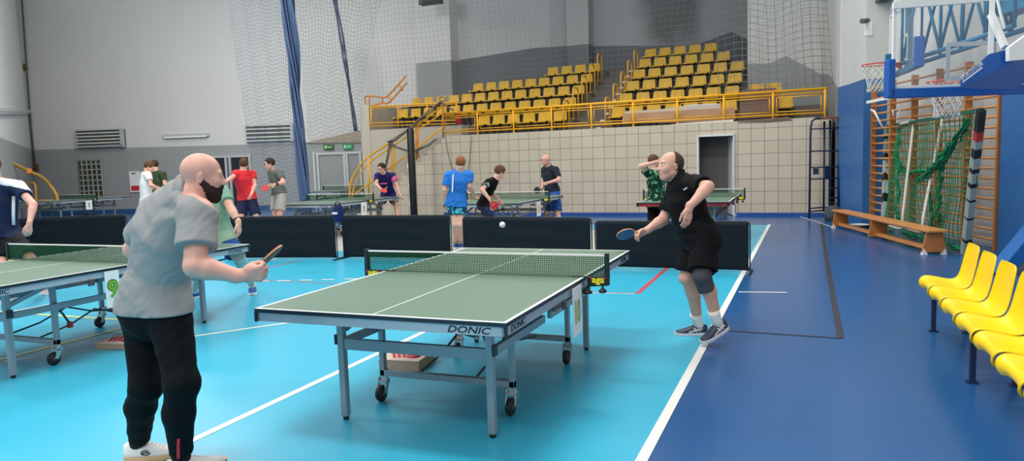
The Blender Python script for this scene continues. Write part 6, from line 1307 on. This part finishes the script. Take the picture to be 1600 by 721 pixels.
# bald man in dark polo
r, W, K = P('bald person with glasses in dark polo and blue shorts before the tiles', dict(base, skin=M_skin1, shirt_mats=mat('charcoal_polo', (34, 38, 50), .75, var=.08, scale=8), leg_mat=mat('mid_blue_shorts', (52, 92, 168), .75, var=.12, scale=9), leglen=.95, legw=.04, hem=.04, collar=True, glasses=mat('glasses_brown', (60, 40, 34), .4), h=.010, hc=.012, sleeve=.7, g=1.08, belly=.03, handR=dict(curl=(.9, .9, .6), thumb=.8), handL=dict(curl=(1.2, 1.2, .8), thumb=.9)),
  dict(pel=(863, 297, 16.0), chest=(859, 274, 16.0), neck=(856, 260, 16.0), head=(852.5, 250.5, 15.9), face=D(-.85, -.4, -.05), up=D(-.08, 0, 1), shL=(868, 266, 15.8), elL=(874, 281, 15.7), wrL=(856, 286, 15.6), shR=(851, 266, 16.2), elR=(850, 283, 16.2), wrR=(847, 294, 16.0),
   hipL=(867, 302, 15.9), knL=(870, 331, 15.8), anL=(873, 358, Z(.09)), hipR=(859, 302, 16.1), knR=(856, 331, 16.1), anR=(856, 357, Z(.09)), toeL=D(-.8, -.5), toeR=D(-1, -.1)))
bat('black bat held by the bald man against the tiles', A3(at(839.5, 297.5, d=15.8)), D(-.9, -.2, -.25), D(-.1, -1, .1), R_blk, R_red)
# person in the patterned shirt with a raised arm
P('person in green patterned shirt with a hand raised to the forehead', dict(base, skin=M_skin3, shirt_mats=pattern('green_patterned_cloth', (14, 40, 34), (34, 110, 78), 12, (120, 180, 150)), leg_mat=M_blk2, leglen=.9, legw=.03, hem=.10, hemw=.02, hair=hb_, h=.009, hc=.011, sleeve=.5, handL=dict(curl=(.3, .4, .3))),
  dict(pel=(1026, 315, 12.6), chest=(1025, 285, 12.6), neck=(1024, 268, 12.6), head=(1022, 253, 12.6), face=D(.85, .5, .05), up=D(0, 0, 1), shL=(1013, 271, 12.5), elL=(1001, 260, 12.3), wrL=(1022, 254, 12.25), shR=(1040, 273, 12.7), elR=(1046, 294, 12.8), wrR=(1050, 312, 12.7),
   hipL=(1021, 321, 12.6), knL=(1021, 354, 12.5), anL=(1020, 382, Z(.09)), hipR=(1032, 321, 12.6), knR=(1033, 354, 12.6), anR=(1034, 381, Z(.09)), toeL=D(.7, .7), toeR=D(.8, .5), hdL=D(1, .2, .15), hnL=D(0, 1, -.2)), s=.98)
